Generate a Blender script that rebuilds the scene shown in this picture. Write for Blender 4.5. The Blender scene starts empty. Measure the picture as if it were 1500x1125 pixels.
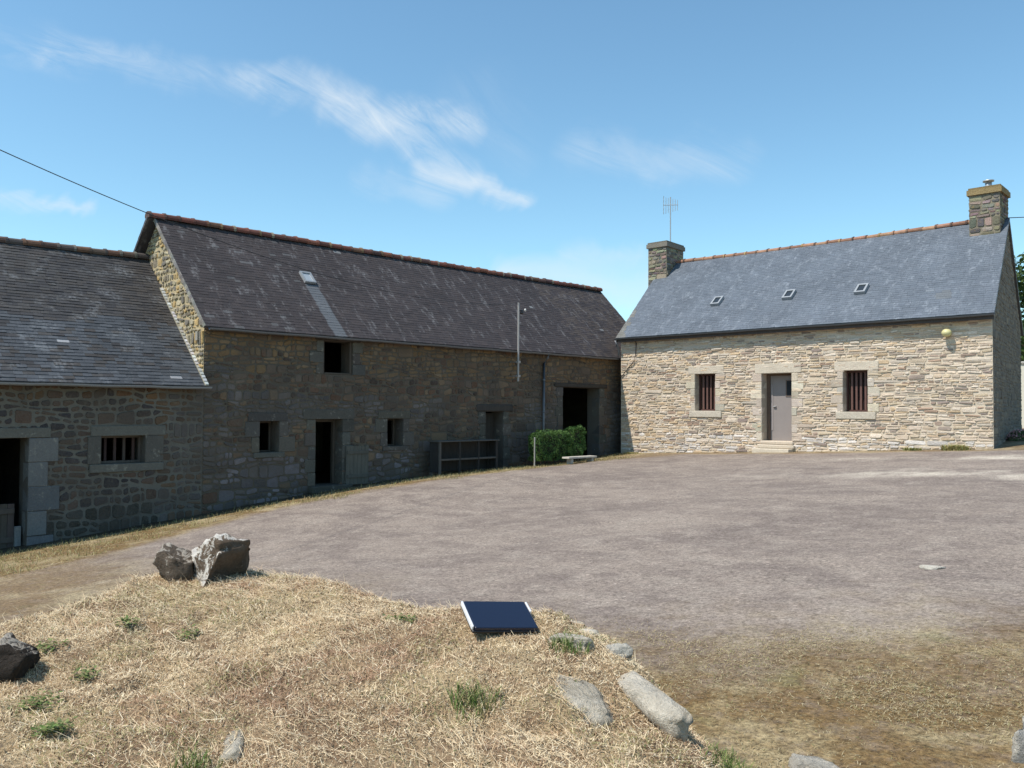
import bpy, math, random
import numpy as np
from mathutils import Vector, Matrix

random.seed(7)
RNG = np.random.default_rng(11)
SC = bpy.context.scene
COL = SC.collection

# ------------------------------------------------------------------ camera
# eye at the world origin; X runs along the cottage, Y along the barn, Z up
RIGHT = Vector((0.717452, 0.696582, 0.005954))
UP = Vector((0.016331, -0.025364, 0.999545))
FWD = Vector((-0.696416, 0.717029, 0.029574))
cam_d = bpy.data.cameras.new("camera")
cam = bpy.data.objects.new("camera", cam_d)
COL.objects.link(cam)
m = Matrix.Identity(4)
for i in range(3):
    m[i][0] = RIGHT[i]; m[i][1] = UP[i]; m[i][2] = -FWD[i]
cam.matrix_world = m
cam_d.sensor_width = 36.0
cam_d.lens = 36.0 * 1258 / 1500
cam_d.clip_start = 0.05
cam_d.clip_end = 3000
SC.camera = cam

# ------------------------------------------------------------------ exposure
SC.view_settings.view_transform = 'Standard'
SC.view_settings.look = 'None'
SC.view_settings.gamma = 1.0
SC.view_settings.exposure = 0.12
SUN_STRENGTH = 5.0
SKY_STRENGTH = 0.122

# ------------------------------------------------------------------ sun
TO_SUN = Vector((-0.21, -0.57, 1.0)).normalized()
sd = bpy.data.lights.new("sun", 'SUN')
sd.energy = SUN_STRENGTH
sd.angle = math.radians(0.5)
sd.color = (1.0, 0.94, 0.85)
sun = bpy.data.objects.new("sun", sd)
COL.objects.link(sun)
sun.location = TO_SUN * 40
sun.rotation_euler = (-TO_SUN).to_track_quat('-Z', 'Y').to_euler()

# ------------------------------------------------------------------ sky with cirrus
world = bpy.data.worlds.new("World")
SC.world = world
world.use_nodes = True
wt = world.node_tree
wn, wl = wt.nodes, wt.links
wn.clear()


def wmath(op, a, b=None, c=None, clamp=False):
    n = wn.new('ShaderNodeMath'); n.operation = op; n.use_clamp = clamp
    for i, v in enumerate((a, b, c)):
        if v is None: continue
        if isinstance(v, (int, float)): n.inputs[i].default_value = v
        else: wl.new(v, n.inputs[i])
    return n.outputs[0]


sky = wn.new('ShaderNodeTexSky')
sky.sky_type = 'NISHITA'
sky.sun_disc = False
sky.sun_elevation = math.asin(TO_SUN.z)
sky.sun_rotation = math.atan2(TO_SUN.x, TO_SUN.y)
sky.air_density = 1.0
sky.dust_density = 0.2
sky.ozone_density = 1.0
bg = wn.new('ShaderNodeBackground'); bg.inputs[1].default_value = SKY_STRENGTH
wo = wn.new('ShaderNodeOutputWorld')
tc = wn.new('ShaderNodeTexCoord')


def wdot(vec):
    n = wn.new('ShaderNodeVectorMath'); n.operation = 'DOT_PRODUCT'
    wl.new(tc.outputs['Generated'], n.inputs[0]); n.inputs[1].default_value = vec
    return n.outputs['Value']


# direction of the sky patch over the yard, as slopes to the side and upward
dr, du, df = wdot(Vector((0.717, 0.697, 0))), wdot(Vector((0.0206, -0.0212, 0.9996))), wdot(Vector((-0.696, 0.717, 0.0296)))
dfm = wmath('MAXIMUM', df, 0.05)
sp = wmath('DIVIDE', dr, dfm)
sq = wmath('DIVIDE', du, dfm)
front = wmath('GREATER_THAN', df, 0.06)
cmb = wn.new('ShaderNodeCombineXYZ'); wl.new(sp, cmb.inputs[0]); wl.new(sq, cmb.inputs[1])


def wnoise(scale, stretch, rot, detail=6, rough=0.6, dist=0.6):
    mp = wn.new('ShaderNodeMapping'); mp.vector_type = 'TEXTURE'
    mp.inputs['Rotation'].default_value = (0, 0, rot)
    mp.inputs['Scale'].default_value = (stretch, 1, 1)
    wl.new(cmb.outputs[0], mp.inputs['Vector'])
    n = wn.new('ShaderNodeTexNoise'); n.inputs['Scale'].default_value = scale
    n.inputs['Detail'].default_value = detail; n.inputs['Roughness'].default_value = rough
    n.inputs['Distortion'].default_value = dist
    wl.new(mp.outputs[0], n.inputs['Vector'])
    return n.outputs['Fac']


n_wisp = wnoise(26.0, 5.0, -0.40, 10, 0.68, 1.0)
n_wisp2 = wnoise(30.0, 5.0, -0.72, 10, 0.68, 1.0)
n_soft = wnoise(5.0, 2.0, -0.15)
wobx = wmath('MULTIPLY', wmath('SUBTRACT', wnoise(6.0, 1.3, 0.4, 4), 0.5), 0.10)
spw = wmath('ADD', sp, wobx)
sqw = wmath('ADD', sq, wmath('MULTIPLY', wmath('SUBTRACT', wnoise(7.0, 1.5, 1.1, 4), 0.5), 0.10))


def stroke(a, b, wa, wb, strength, nz, lo, hi):
    ax, ay = (a[0] - 750) / 1258, (562.5 - a[1]) / 1258
    bx, by = (b[0] - 750) / 1258, (562.5 - b[1]) / 1258
    dx, dy = bx - ax, by - ay
    L2 = dx * dx + dy * dy
    px, py = wmath('SUBTRACT', spw, ax), wmath('SUBTRACT', sqw, ay)
    t = wmath('DIVIDE', wmath('ADD', wmath('MULTIPLY', px, dx), wmath('MULTIPLY', py, dy)), L2, clamp=True)
    ex = wmath('SUBTRACT', px, wmath('MULTIPLY', t, dx))
    ey = wmath('SUBTRACT', py, wmath('MULTIPLY', t, dy))
    d = wmath('SQRT', wmath('ADD', wmath('MULTIPLY', ex, ex), wmath('MULTIPLY', ey, ey)))
    w = wmath('ADD', wmath('MULTIPLY', t, (wb - wa) / 1258), wa / 1258)
    k = wmath('SUBTRACT', 1.0, wmath('DIVIDE', d, w), clamp=True)
    k = wmath('MULTIPLY', k, wmath('MULTIPLY', k, wmath('SUBTRACT', 3.0, wmath('MULTIPLY', k, 2.0))))
    nn = wmath('DIVIDE', wmath('SUBTRACT', nz, lo), hi - lo, clamp=True)
    return wmath('MULTIPLY', wmath('MULTIPLY', k, nn), strength)


strokes = [
    stroke((90, 85), (370, 130), 34, 46, 0.50, n_wisp, 0.36, 0.78),
    stroke((360, 120), (520, 150), 40, 50, 0.66, n_wisp, 0.35, 0.76),
    stroke((480, 150), (680, 200), 48, 38, 0.72, n_wisp2, 0.34, 0.76),
    stroke((550, 190), (690, 272), 42, 26, 0.76, n_wisp2, 0.33, 0.74),
    stroke((620, 262), (770, 296), 24, 22, 0.7, n_wisp, 0.3, 0.68),
    stroke((540, 272), (660, 292), 30, 26, 0.32, n_wisp, 0.33, 0.72),
    stroke((690, 150), (740, 215), 80, 60, 0.14, n_wisp2, 0.35, 0.8),
    stroke((850, 215), (1070, 225), 56, 46, 0.42, n_wisp, 0.36, 0.8),
    stroke((-80, 290), (120, 300), 20, 18, 0.62, n_wisp, 0.3, 0.7),
    stroke((740, 400), (960, 425), 34, 56, 0.75, n_soft, 0.25, 0.75),
    stroke((820, 378), (930, 372), 24, 26, 0.35, n_wisp, 0.3, 0.7),
    stroke((-300, 60), (80, 75), 60, 40, 0.3, n_wisp, 0.4, 0.8),
    stroke((-500, 330), (-200, 300), 50, 50, 0.5, n_wisp, 0.3, 0.8),
    stroke((1600, 300), (1900, 380), 60, 90, 0.45, n_wisp, 0.3, 0.8),
]
tot = strokes[0]
for s in strokes[1:]:
    tot = wmath('ADD', tot, wmath('MULTIPLY', s, wmath('SUBTRACT', 1.0, tot)))
tot = wmath('MULTIPLY', tot, front, clamp=True)
hs = wn.new('ShaderNodeHueSaturation')
hs.inputs['Saturation'].default_value = 1.0
hs.inputs['Value'].default_value = 1.0
gain = wn.new('ShaderNodeMix'); gain.data_type = 'RGBA'; gain.blend_type = 'MULTIPLY'; gain.inputs[0].default_value = 1.0
wl.new(sky.outputs[0], gain.inputs[6]); gain.inputs[7].default_value = (1.10, 1.42, 1.40, 1)
wl.new(gain.outputs[2], hs.inputs['Color'])
mx = wn.new('ShaderNodeMix'); mx.data_type = 'RGBA'
wl.new(tot, mx.inputs[0]); wl.new(hs.outputs[0], mx.inputs[6])
CLOUD = 0.80 / SKY_STRENGTH
mx.inputs[7].default_value = (CLOUD * 0.96, CLOUD * 1.05, CLOUD * 1.12, 1)
wl.new(mx.outputs[2], bg.inputs[0]); wl.new(bg.outputs[0], wo.inputs[0])


# ================================================================== helpers
def tag(o, label=None, cat=None, group=None, kind=None):
    if label: o['label'] = label
    if cat: o['category'] = cat
    if group: o['group'] = group
    if kind: o['kind'] = kind
    return o


def empty(name, loc, label, cat, group=None, rz=0.0):
    o = bpy.data.objects.new(name, None)
    o.empty_display_size = 0.2
    o.location = loc
    o.rotation_euler = (0, 0, rz)
    COL.objects.link(o)
    return tag(o, label, cat, group)


class MB:
    """collects faces; every face has a material slot and a colour"""
    def __init__(s):
        s.v, s.f, s.m, s.c = [], [], [], []

    def face(s, pts, col=(1, 1, 1), mat=0):
        b = len(s.v)
        s.v.extend([tuple(p) for p in pts])
        s.f.append(tuple(range(b, b + len(pts)))); s.m.append(mat); s.c.append(col)

    def raw(s, vs, fs, col=(1, 1, 1), mat=0):
        b = len(s.v)
        s.v.extend([tuple(p) for p in vs])
        for f in fs:
            s.f.append(tuple(b + i for i in f)); s.m.append(mat); s.c.append(col)

    def box(s, x0, x1, y0, y1, z0, z1, col=(1, 1, 1), mat=0, bev=0.0, j=0.0):
        if bev <= 0:
            P = [Vector((x, y, z)) for z in (z0, z1) for y in (y0, y1) for x in (x0, x1)]
            if j:
                P = [p + Vector((random.uniform(-j, j), random.uniform(-j, j), random.uniform(-j, j))) for p in P]
            s.raw(P, [(0, 2, 3, 1), (4, 5, 7, 6), (0, 1, 5, 4), (2, 6, 7, 3), (0, 4, 6, 2), (1, 3, 7, 5)], col, mat)
            return
        b = bev
        C = ((x0 + x1) / 2, (y0 + y1) / 2, (z0 + z1) / 2)
        H = (abs(x1 - x0) / 2, abs(y1 - y0) / 2, abs(z1 - z0) / 2)
        b = min(b, min(H) * 0.8)
        vs, idx = [], {}
        for sx in (-1, 1):
            for sy in (-1, 1):
                for sz in (-1, 1):
                    for ax in range(3):
                        sg = (sx, sy, sz)
                        p = [C[k] + sg[k] * (H[k] if k == ax else H[k] - b) for k in range(3)]
                        if j: p = [q + random.uniform(-j, j) for q in p]
                        idx[(sx, sy, sz, ax)] = len(vs); vs.append(p)
        fs = []
        for ax in range(3):
            o1, o2 = (ax + 1) % 3, (ax + 2) % 3
            for sg in (-1, 1):
                q = []
                for a, c in ((-1, -1), (1, -1), (1, 1), (-1, 1)):
                    t = [0, 0, 0]; t[ax] = sg; t[o1] = a; t[o2] = c
                    q.append(idx[(t[0], t[1], t[2], ax)])
                fs.append(tuple(q if sg > 0 else q[::-1]))
            for a in (-1, 1):
                for c in (-1, 1):
                    t0 = [0, 0, 0]; t1 = [0, 0, 0]
                    t0[ax] = -1; t1[ax] = 1; t0[o1] = t1[o1] = a; t0[o2] = t1[o2] = c
                    q = [idx[(*t0, o1)], idx[(*t1, o1)], idx[(*t1, o2)], idx[(*t0, o2)]]
                    fs.append(tuple(q if a * c < 0 else q[::-1]))
        for sx in (-1, 1):
            for sy in (-1, 1):
                for sz in (-1, 1):
                    q = [idx[(sx, sy, sz, k)] for k in range(3)]
                    fs.append(tuple(q if sx * sy * sz > 0 else q[::-1]))
        s.raw(vs, fs, col, mat)

    def tube(s, pts, r, col=(1, 1, 1), mat=0, n=8, cap=True):
        pts = [Vector(p) for p in pts]
        rings = []
        for i, p in enumerate(pts):
            d = (pts[min(i + 1, len(pts) - 1)] - pts[max(i - 1, 0)]).normalized()
            a = Vector((0, 0, 1)) if abs(d.z) < 0.9 else Vector((1, 0, 0))
            u = d.cross(a).normalized(); w = d.cross(u)
            rr = r[i] if isinstance(r, (list, tuple)) else r
            rings.append([p + u * (math.cos(2 * math.pi * k / n) * rr) + w * (math.sin(2 * math.pi * k / n) * rr) for k in range(n)])
        vs = [q for R in rings for q in R]
        fs = [(i * n + k, i * n + (k + 1) % n, (i + 1) * n + (k + 1) % n, (i + 1) * n + k) for i in range(len(pts) - 1) for k in range(n)]
        if cap:
            fs.append(tuple(range(n))[::-1]); fs.append(tuple((len(pts) - 1) * n + k for k in range(n)))
        s.raw(vs, fs, col, mat)

    def build(s, name, mats, parent=None, smooth=False, origin=None):
        if not isinstance(mats, (list, tuple)): mats = [mats]
        me = bpy.data.meshes.new(name)
        vs = s.v
        off = Vector((0, 0, 0))
        if parent is not None: off = Vector(parent.matrix_world_loc) if hasattr(parent, 'matrix_world_loc') else wloc(parent)
        if origin is not None: off = Vector(origin)
        vs = [(a - off.x, b - off.y, c - off.z) for a, b, c in vs]
        me.from_pydata(vs, [], s.f)
        for mt in mats: me.materials.append(mt)
        me.polygons.foreach_set('material_index', s.m)
        if smooth: me.polygons.foreach_set('use_smooth', [True] * len(s.f))
        ca = me.color_attributes.new('Col', 'FLOAT_COLOR', 'CORNER')
        cols = np.ones((len(me.loops), 4), np.float32)
        cnt = np.array([len(f) for f in s.f])
        cols[:, :3] = np.repeat(np.array(s.c, np.float32), cnt, axis=0)
        ca.data.foreach_set('color', cols.ravel())
        me.update()
        o = bpy.data.objects.new(name, me)
        COL.objects.link(o)
        if parent is not None: o.parent = parent
        elif origin is not None: o.location = off
        return o


def wloc(o):
    """world location of a thing or part (no rotations are used on roots built in place)"""
    p = Vector((0, 0, 0))
    while o is not None:
        p += o.location
        o = o.parent
    return p


def ground_z(x, y):
    x = min(max(x, -26), 6); y = min(max(y, -6), 30)
    t = min(max((-11 - x) / 5, 0), 1)
    return -1.75 + 0.0708851 * x + 0.0496829 * y - 0.000866771 * x * y + 0.24 * math.exp(-((y - 13.5) / 5.5) ** 2) * t * t * (3 - 2 * t)


def np_ground(x, y):
    x = np.clip(x, -26, 6); y = np.clip(y, -6, 30)
    t = np.clip((-11 - x) / 5, 0, 1)
    return -1.75 + 0.0708851 * x + 0.0496829 * y - 0.000866771 * x * y + 0.24 * np.exp(-((y - 13.5) / 5.5) ** 2) * t * t * (3 - 2 * t)


def _hash(ix, iy, seed):
    h = np.sin(ix * 127.1 + iy * 311.7 + seed * 74.7) * 43758.5453
    return h - np.floor(h)


def vnoise(x, y, seed=0):
    x = np.asarray(x, float); y = np.asarray(y, float)
    ix, iy = np.floor(x), np.floor(y)
    fx, fy = x - ix, y - iy
    fx = fx * fx * (3 - 2 * fx); fy = fy * fy * (3 - 2 * fy)
    a, b = _hash(ix, iy, seed), _hash(ix + 1, iy, seed)
    c, d = _hash(ix, iy + 1, seed), _hash(ix + 1, iy + 1, seed)
    return (a + (b - a) * fx) * (1 - fy) + (c + (d - c) * fx) * fy


def fbm(x, y, seed=0, oct=4):
    t, amp, s = 0, 0.5, 0
    for o in range(oct):
        t = t + amp * vnoise(np.asarray(x) * 2 ** o, np.asarray(y) * 2 ** o, seed + o * 3); s += amp; amp *= 0.5
    return t / s


def sstep(a, b, x):
    t = np.clip((x - a) / (b - a), 0, 1)
    return t * t * (3 - 2 * t)


# ================================================================== materials
def newmat(name):
    mt = bpy.data.materials.new(name)
    mt.use_nodes = True
    nt = mt.node_tree
    return mt, nt, nt.nodes, nt.links, nt.nodes['Principled BSDF']


class NB:
    def __init__(s, nt): s.n, s.l = nt.nodes, nt.links

    def val(s, sock, v):
        if isinstance(v, (int, float)): sock.default_value = v
        elif isinstance(v, (tuple, list)): sock.default_value = tuple(v) if len(v) == len(sock.default_value) else (*v, 1)
        else: s.l.new(v, sock)

    def math(s, op, a, b=0.0, clamp=False):
        n = s.n.new('ShaderNodeMath'); n.operation = op; n.use_clamp = clamp
        s.val(n.inputs[0], a); s.val(n.inputs[1], b); return n.outputs[0]

    def mix(s, f, a, b, blend='MIX'):
        n = s.n.new('ShaderNodeMix'); n.data_type = 'RGBA'; n.blend_type = blend
        s.val(n.inputs[0], f); s.val(n.inputs[6], a); s.val(n.inputs[7], b); return n.outputs[2]

    def noise(s, scale, detail=4, rough=0.55, vec=None, dist=0.0, w=None):
        n = s.n.new('ShaderNodeTexNoise')
        n.inputs['Scale'].default_value = scale; n.inputs['Detail'].default_value = detail
        n.inputs['Roughness'].default_value = rough; n.inputs['Distortion'].default_value = dist
        if vec is not None: s.l.new(vec, n.inputs['Vector'])
        return n.outputs['Fac']

    def ramp(s, f, lo, hi):
        n = s.n.new('ShaderNodeMapRange'); n.interpolation_type = 'SMOOTHSTEP'
        s.val(n.inputs[0], f); n.inputs[1].default_value = lo; n.inputs[2].default_value = hi
        return n.outputs[0]

    def bump(s, h, strength, dist=0.01, nrm=None):
        n = s.n.new('ShaderNodeBump'); n.inputs['Strength'].default_value = strength
        n.inputs['Distance'].default_value = dist
        s.l.new(h, n.inputs['Height'])
        if nrm is not None: s.l.new(nrm, n.inputs['Normal'])
        return n.outputs[0]

    def pos(s):
        return s.n.new('ShaderNodeNewGeometry').outputs['Position']

    def sep(s, v):
        n = s.n.new('ShaderNodeSeparateXYZ'); s.l.new(v, n.inputs[0]); return n.outputs

    def scaled(s, v, sc, rot=(0, 0, 0)):
        n = s.n.new('ShaderNodeMapping'); n.inputs['Scale'].default_value = sc; n.inputs['Rotation'].default_value = rot
        s.l.new(v, n.inputs['Vector']); return n.outputs[0]

    def col(s):
        n = s.n.new('ShaderNodeAttribute'); n.attribute_name = 'Col'; return n.outputs['Color']


def grey(v): return (v, v, v)


def stone_mat(name, contrast=0.5, lichen=(0.42, 0.40, 0.30), lich_amt=0.35, bump=0.6, grime=None):
    mt, nt, n, l, p = newmat(name)
    b = NB(nt); P = b.pos()
    big = b.noise(2.2, 4, 0.6, P)
    fine = b.noise(26, 5, 0.65, P)
    speck = b.noise(95, 3, 0.6, P)
    c = b.col()
    k = b.math('ADD', b.math('MULTIPLY', b.math('SUBTRACT', fine, 0.5), contrast * 1.6),
               b.math('MULTIPLY', b.math('SUBTRACT', speck, 0.5), contrast * 1.2))
    k = b.math('ADD', b.math('ADD', k, 1.0), b.math('MULTIPLY', b.math('SUBTRACT', big, 0.5), contrast * 0.9))
    cc = n.new('ShaderNodeCombineXYZ')
    for i in range(3): l.new(k, cc.inputs[i])
    c = b.mix(1.0, c, cc.outputs[0], 'MULTIPLY')
    li = b.math('MULTIPLY', b.ramp(b.noise(7, 5, 0.7, P), 0.56, 0.7), lich_amt)
    c = b.mix(li, c, lichen)
    if grime:
        gm = b.ramp(b.math('ADD', b.math('MULTIPLY', b.noise(1.1, 6, 0.68, P), 0.7), b.math('MULTIPLY', fine, 0.3)), 0.42, 0.6)
        c = b.mix(b.math('MULTIPLY', gm, 0.72), c, (*grime, 1))
    l.new(c, p.inputs['Base Color'])
    p.inputs['Roughness'].default_value = 0.93
    p.inputs['Specular IOR Level'].default_value = 0.25
    h = b.math('ADD', b.math('MULTIPLY', fine, 1.0), b.math('MULTIPLY', speck, 0.45))
    l.new(b.bump(h, bump, 0.02), p.inputs['Normal'])
    return mt


def plain_mat(name, col=None, rough=0.7, var=0.25, scale=14, metal=0.0, bump=0.15, spec=0.4, stretch=(1, 1, 1)):
    mt, nt, n, l, p = newmat(name)
    b = NB(nt); P = b.scaled(b.pos(), stretch)
    f = b.noise(scale, 5, 0.6, P)
    f2 = b.noise(scale * 6, 3, 0.6, P)
    k = b.math('ADD', b.math('ADD', b.math('MULTIPLY', b.math('SUBTRACT', f, 0.5), var * 2), 1.0),
               b.math('MULTIPLY', b.math('SUBTRACT', f2, 0.5), var))
    cc = n.new('ShaderNodeCombineXYZ')
    for i in range(3): l.new(k, cc.inputs[i])
    src = b.col() if col is None else (*col, 1)
    l.new(b.mix(1.0, src, cc.outputs[0], 'MULTIPLY'), p.inputs['Base Color'])
    p.inputs['Roughness'].default_value = rough
    p.inputs['Metallic'].default_value = metal
    p.inputs['Specular IOR Level'].default_value = spec
    if bump: l.new(b.bump(b.math('ADD', f, b.math('MULTIPLY', f2, 0.5)), bump, 0.01), p.inputs['Normal'])
    return mt


def slate_mat(name, lichen, amt, rough=0.55, streak=None, thr=(0.57, 0.68), run=None, det=7):
    mt, nt, n, l, p = newmat(name)
    b = NB(nt); P = b.pos()
    fine = b.noise(30, 4, 0.65, P)
    big = b.noise(0.9, 4, 0.6, P)
    k = b.math('ADD', b.math('ADD', b.math('MULTIPLY', b.math('SUBTRACT', fine, 0.5), 0.7), 1.0),
               b.math('MULTIPLY', b.math('SUBTRACT', big, 0.5), 0.7))
    cc = n.new('ShaderNodeCombineXYZ')
    for i in range(3): l.new(k, cc.inputs[i])
    c = b.mix(1.0, b.col(), cc.outputs[0], 'MULTIPLY')
    sv = b.scaled(P, *(streak or ((1, 1, 1), (0, 0, 0))))
    lm = b.ramp(b.noise(2.4, det, 0.62, sv), *thr)
    lm = b.math('MULTIPLY', lm, b.ramp(b.noise(14, 4, 0.6, P), 0.38, 0.62))
    c = b.mix(b.math('MULTIPLY', lm, amt), c, lichen)
    if run:      # clean run of zinc-washed slates below the metal skylight
        x_, y_, z_ = b.sep(P)
        wob = b.math('ADD', y_, b.math('MULTIPLY', b.math('SUBTRACT', b.noise(3.0, 4, 0.6, P), 0.5), 0.12))
        ma = b.math('MULTIPLY', b.ramp(wob, run[0] - .03, run[0] + .03), b.math('SUBTRACT', 1.0, b.ramp(wob, run[1] - .03, run[1] + .03)))
        ma = b.math('MULTIPLY', ma, b.math('LESS_THAN', z_, run[2]))
        c = b.mix(b.math('MULTIPLY', ma, 0.6), c, (0.16, 0.175, 0.19, 1))
    l.new(c, p.inputs['Base Color'])
    l.new(b.math('ADD', b.math('MULTIPLY', fine, 0.25), rough - 0.12), p.inputs['Roughness'])
    p.inputs['Specular IOR Level'].default_value = 0.22
    l.new(b.bump(fine, 0.25, 0.008), p.inputs['Normal'])
    return mt


def rock_mat(name, lichen, lo=0.46, hi=0.56, amt=0.9, sc=8):
    mt, nt, n, l, p = newmat(name)
    b = NB(nt); P = b.pos()
    f1 = b.noise(sc, 8, 0.75, P, 0.9); f2 = b.noise(40, 5, 0.7, P); f3 = b.noise(4, 4, 0.6, P)
    nz = b.sep(n.new('ShaderNodeNewGeometry').outputs['Normal'])
    up = b.math('ADD', b.math('MULTIPLY', nz[2], 0.10), b.math('MULTIPLY', nz[0], -0.16))
    m_ = b.math('MULTIPLY', b.ramp(b.math('ADD', f1, up), lo, hi), amt)
    k = b.math('ADD', 0.35, b.math('ADD', b.math('MULTIPLY', f2, 0.8), b.math('MULTIPLY', f3, 0.5)))
    c = b.mix(m_, b.col(), (*lichen, 1))
    cc = n.new('ShaderNodeCombineXYZ')
    for i in range(3): l.new(k, cc.inputs[i])
    c = b.mix(1.0, c, cc.outputs[0], 'MULTIPLY')
    l.new(c, p.inputs['Base Color'])
    p.inputs['Roughness'].default_value = 0.95
    p.inputs['Specular IOR Level'].default_value = 0.15
    l.new(b.bump(b.math('ADD', f1, b.math('MULTIPLY', f2, 0.6)), 1.0, 0.05), p.inputs['Normal'])
    return mt


M_HOUSE_STONE = stone_mat('pale_rubble_stone', 0.42, (0.46, 0.44, 0.37), 0.3, 0.7)
M_HOUSE_MORTAR = stone_mat('pale_lime_mortar', 0.3, (0.4, 0.38, 0.32), 0.2, 0.5)
M_DRESSED = stone_mat('dressed_granite', 0.42, (0.40, 0.37, 0.30), 0.45, 0.6)
M_BARN_STONE = stone_mat('dark_rubble_stone', 0.7, (0.24, 0.21, 0.15), 0.3, 0.8, (0.10, 0.082, 0.066))
M_BARN_MORTAR = stone_mat('brown_earth_mortar', 0.6, (0.20, 0.17, 0.12), 0.3, 0.6, (0.10, 0.082, 0.066))
M_CHIMNEY = stone_mat('chimney_stone', 0.6, (0.38, 0.24, 0.07), 0.5, 0.8)
M_SLATE_HOUSE = slate_mat('blue_grey_slate', (0.36, 0.39, 0.43), 0.4, 0.55, ((2.2, 1, 1), (0, 0.7, 0.5)), (0.48, 0.72))
M_SLATE_BARN = slate_mat('old_purple_slate', (0.30, 0.29, 0.29), 0.40, 0.66, ((0.7, 1.9, 0.7), (0, 0, 0)), (0.52, 0.70), (12.12, 12.48, 3.2), 2.5)
M_SLATE_LOW = slate_mat('weathered_slate', (0.30, 0.31, 0.32), 0.4, 0.58, ((1, 0.8, 1.0), (0, 0, 0)), (0.5, 0.7))
M_TILE = plain_mat('ridge_terracotta', None, 0.85, 0.45, 9, bump=0.3)
M_ZINC = plain_mat('grey_zinc', (0.16, 0.165, 0.175), 0.5, 0.2, 6, 0.3, 0.1)
M_PALE_ZINC = plain_mat('pale_zinc', (0.30, 0.315, 0.33), 0.5, 0.2, 8, 0.2, 0.1)
M_GLASS = plain_mat('dark_pane', (0.03, 0.035, 0.04), 0.12, 0.1, 5, 0, 0, 0.5)
M_OLDWOOD = plain_mat('weathered_wood', None, 0.85, 0.4, 9, bump=0.5, stretch=(1, 1, 0.25))
M_BROWNWOOD = plain_mat('brown_painted_wood', (0.075, 0.032, 0.026), 0.6, 0.25, 12, bump=0.2)
M_PAINT = plain_mat('painted_wood', None, 0.6, 0.1, 6, bump=0.08)
M_DARKROOM = plain_mat('dark_interior', (0.03, 0.027, 0.024), 0.9, 0.3, 3, bump=0)
M_STEEL = plain_mat('galvanised_steel', (0.45, 0.45, 0.45), 0.45, 0.15, 20, 0.6, 0.05)
M_WIRE = plain_mat('black_cable', (0.03, 0.03, 0.032), 0.6, 0.1, 20, bump=0)
M_ROCK_DARK = rock_mat('lichened_boulder', (0.84, 0.78, 0.70), 0.475, 0.54, 0.92, 12)
M_ROCK_BLACK = rock_mat('dark_mossy_boulder', (0.56, 0.50, 0.42), 0.53, 0.60, 0.8, 16)
M_ROCK = rock_mat('lichened_edging', (0.70, 0.63, 0.52), 0.46, 0.6, 0.55)


def leaf_mat(name, transl=0.25):
    mt, nt, n, l, p = newmat(name)
    b = NB(nt)
    c = b.col()
    l.new(c, p.inputs['Base Color'])
    p.inputs['Roughness'].default_value = 0.6
    p.inputs['Specular IOR Level'].default_value = 0.25
    tr = n.new('ShaderNodeBsdfTranslucent'); l.new(c, tr.inputs['Color'])
    ms = n.new('ShaderNodeMixShader'); ms.inputs[0].default_value = transl
    out = n['Material Output']
    l.new(p.outputs[0], ms.inputs[1]); l.new(tr.outputs[0], ms.inputs[2]); l.new(ms.outputs[0], out.inputs[0])
    return mt


M_LEAF = leaf_mat('leaf')
M_STRAW = leaf_mat('dry_grass_blades', 0.18)
M_BARK = plain_mat('bark', (0.10, 0.075, 0.05), 0.9, 0.4, 10, bump=0.6)


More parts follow.
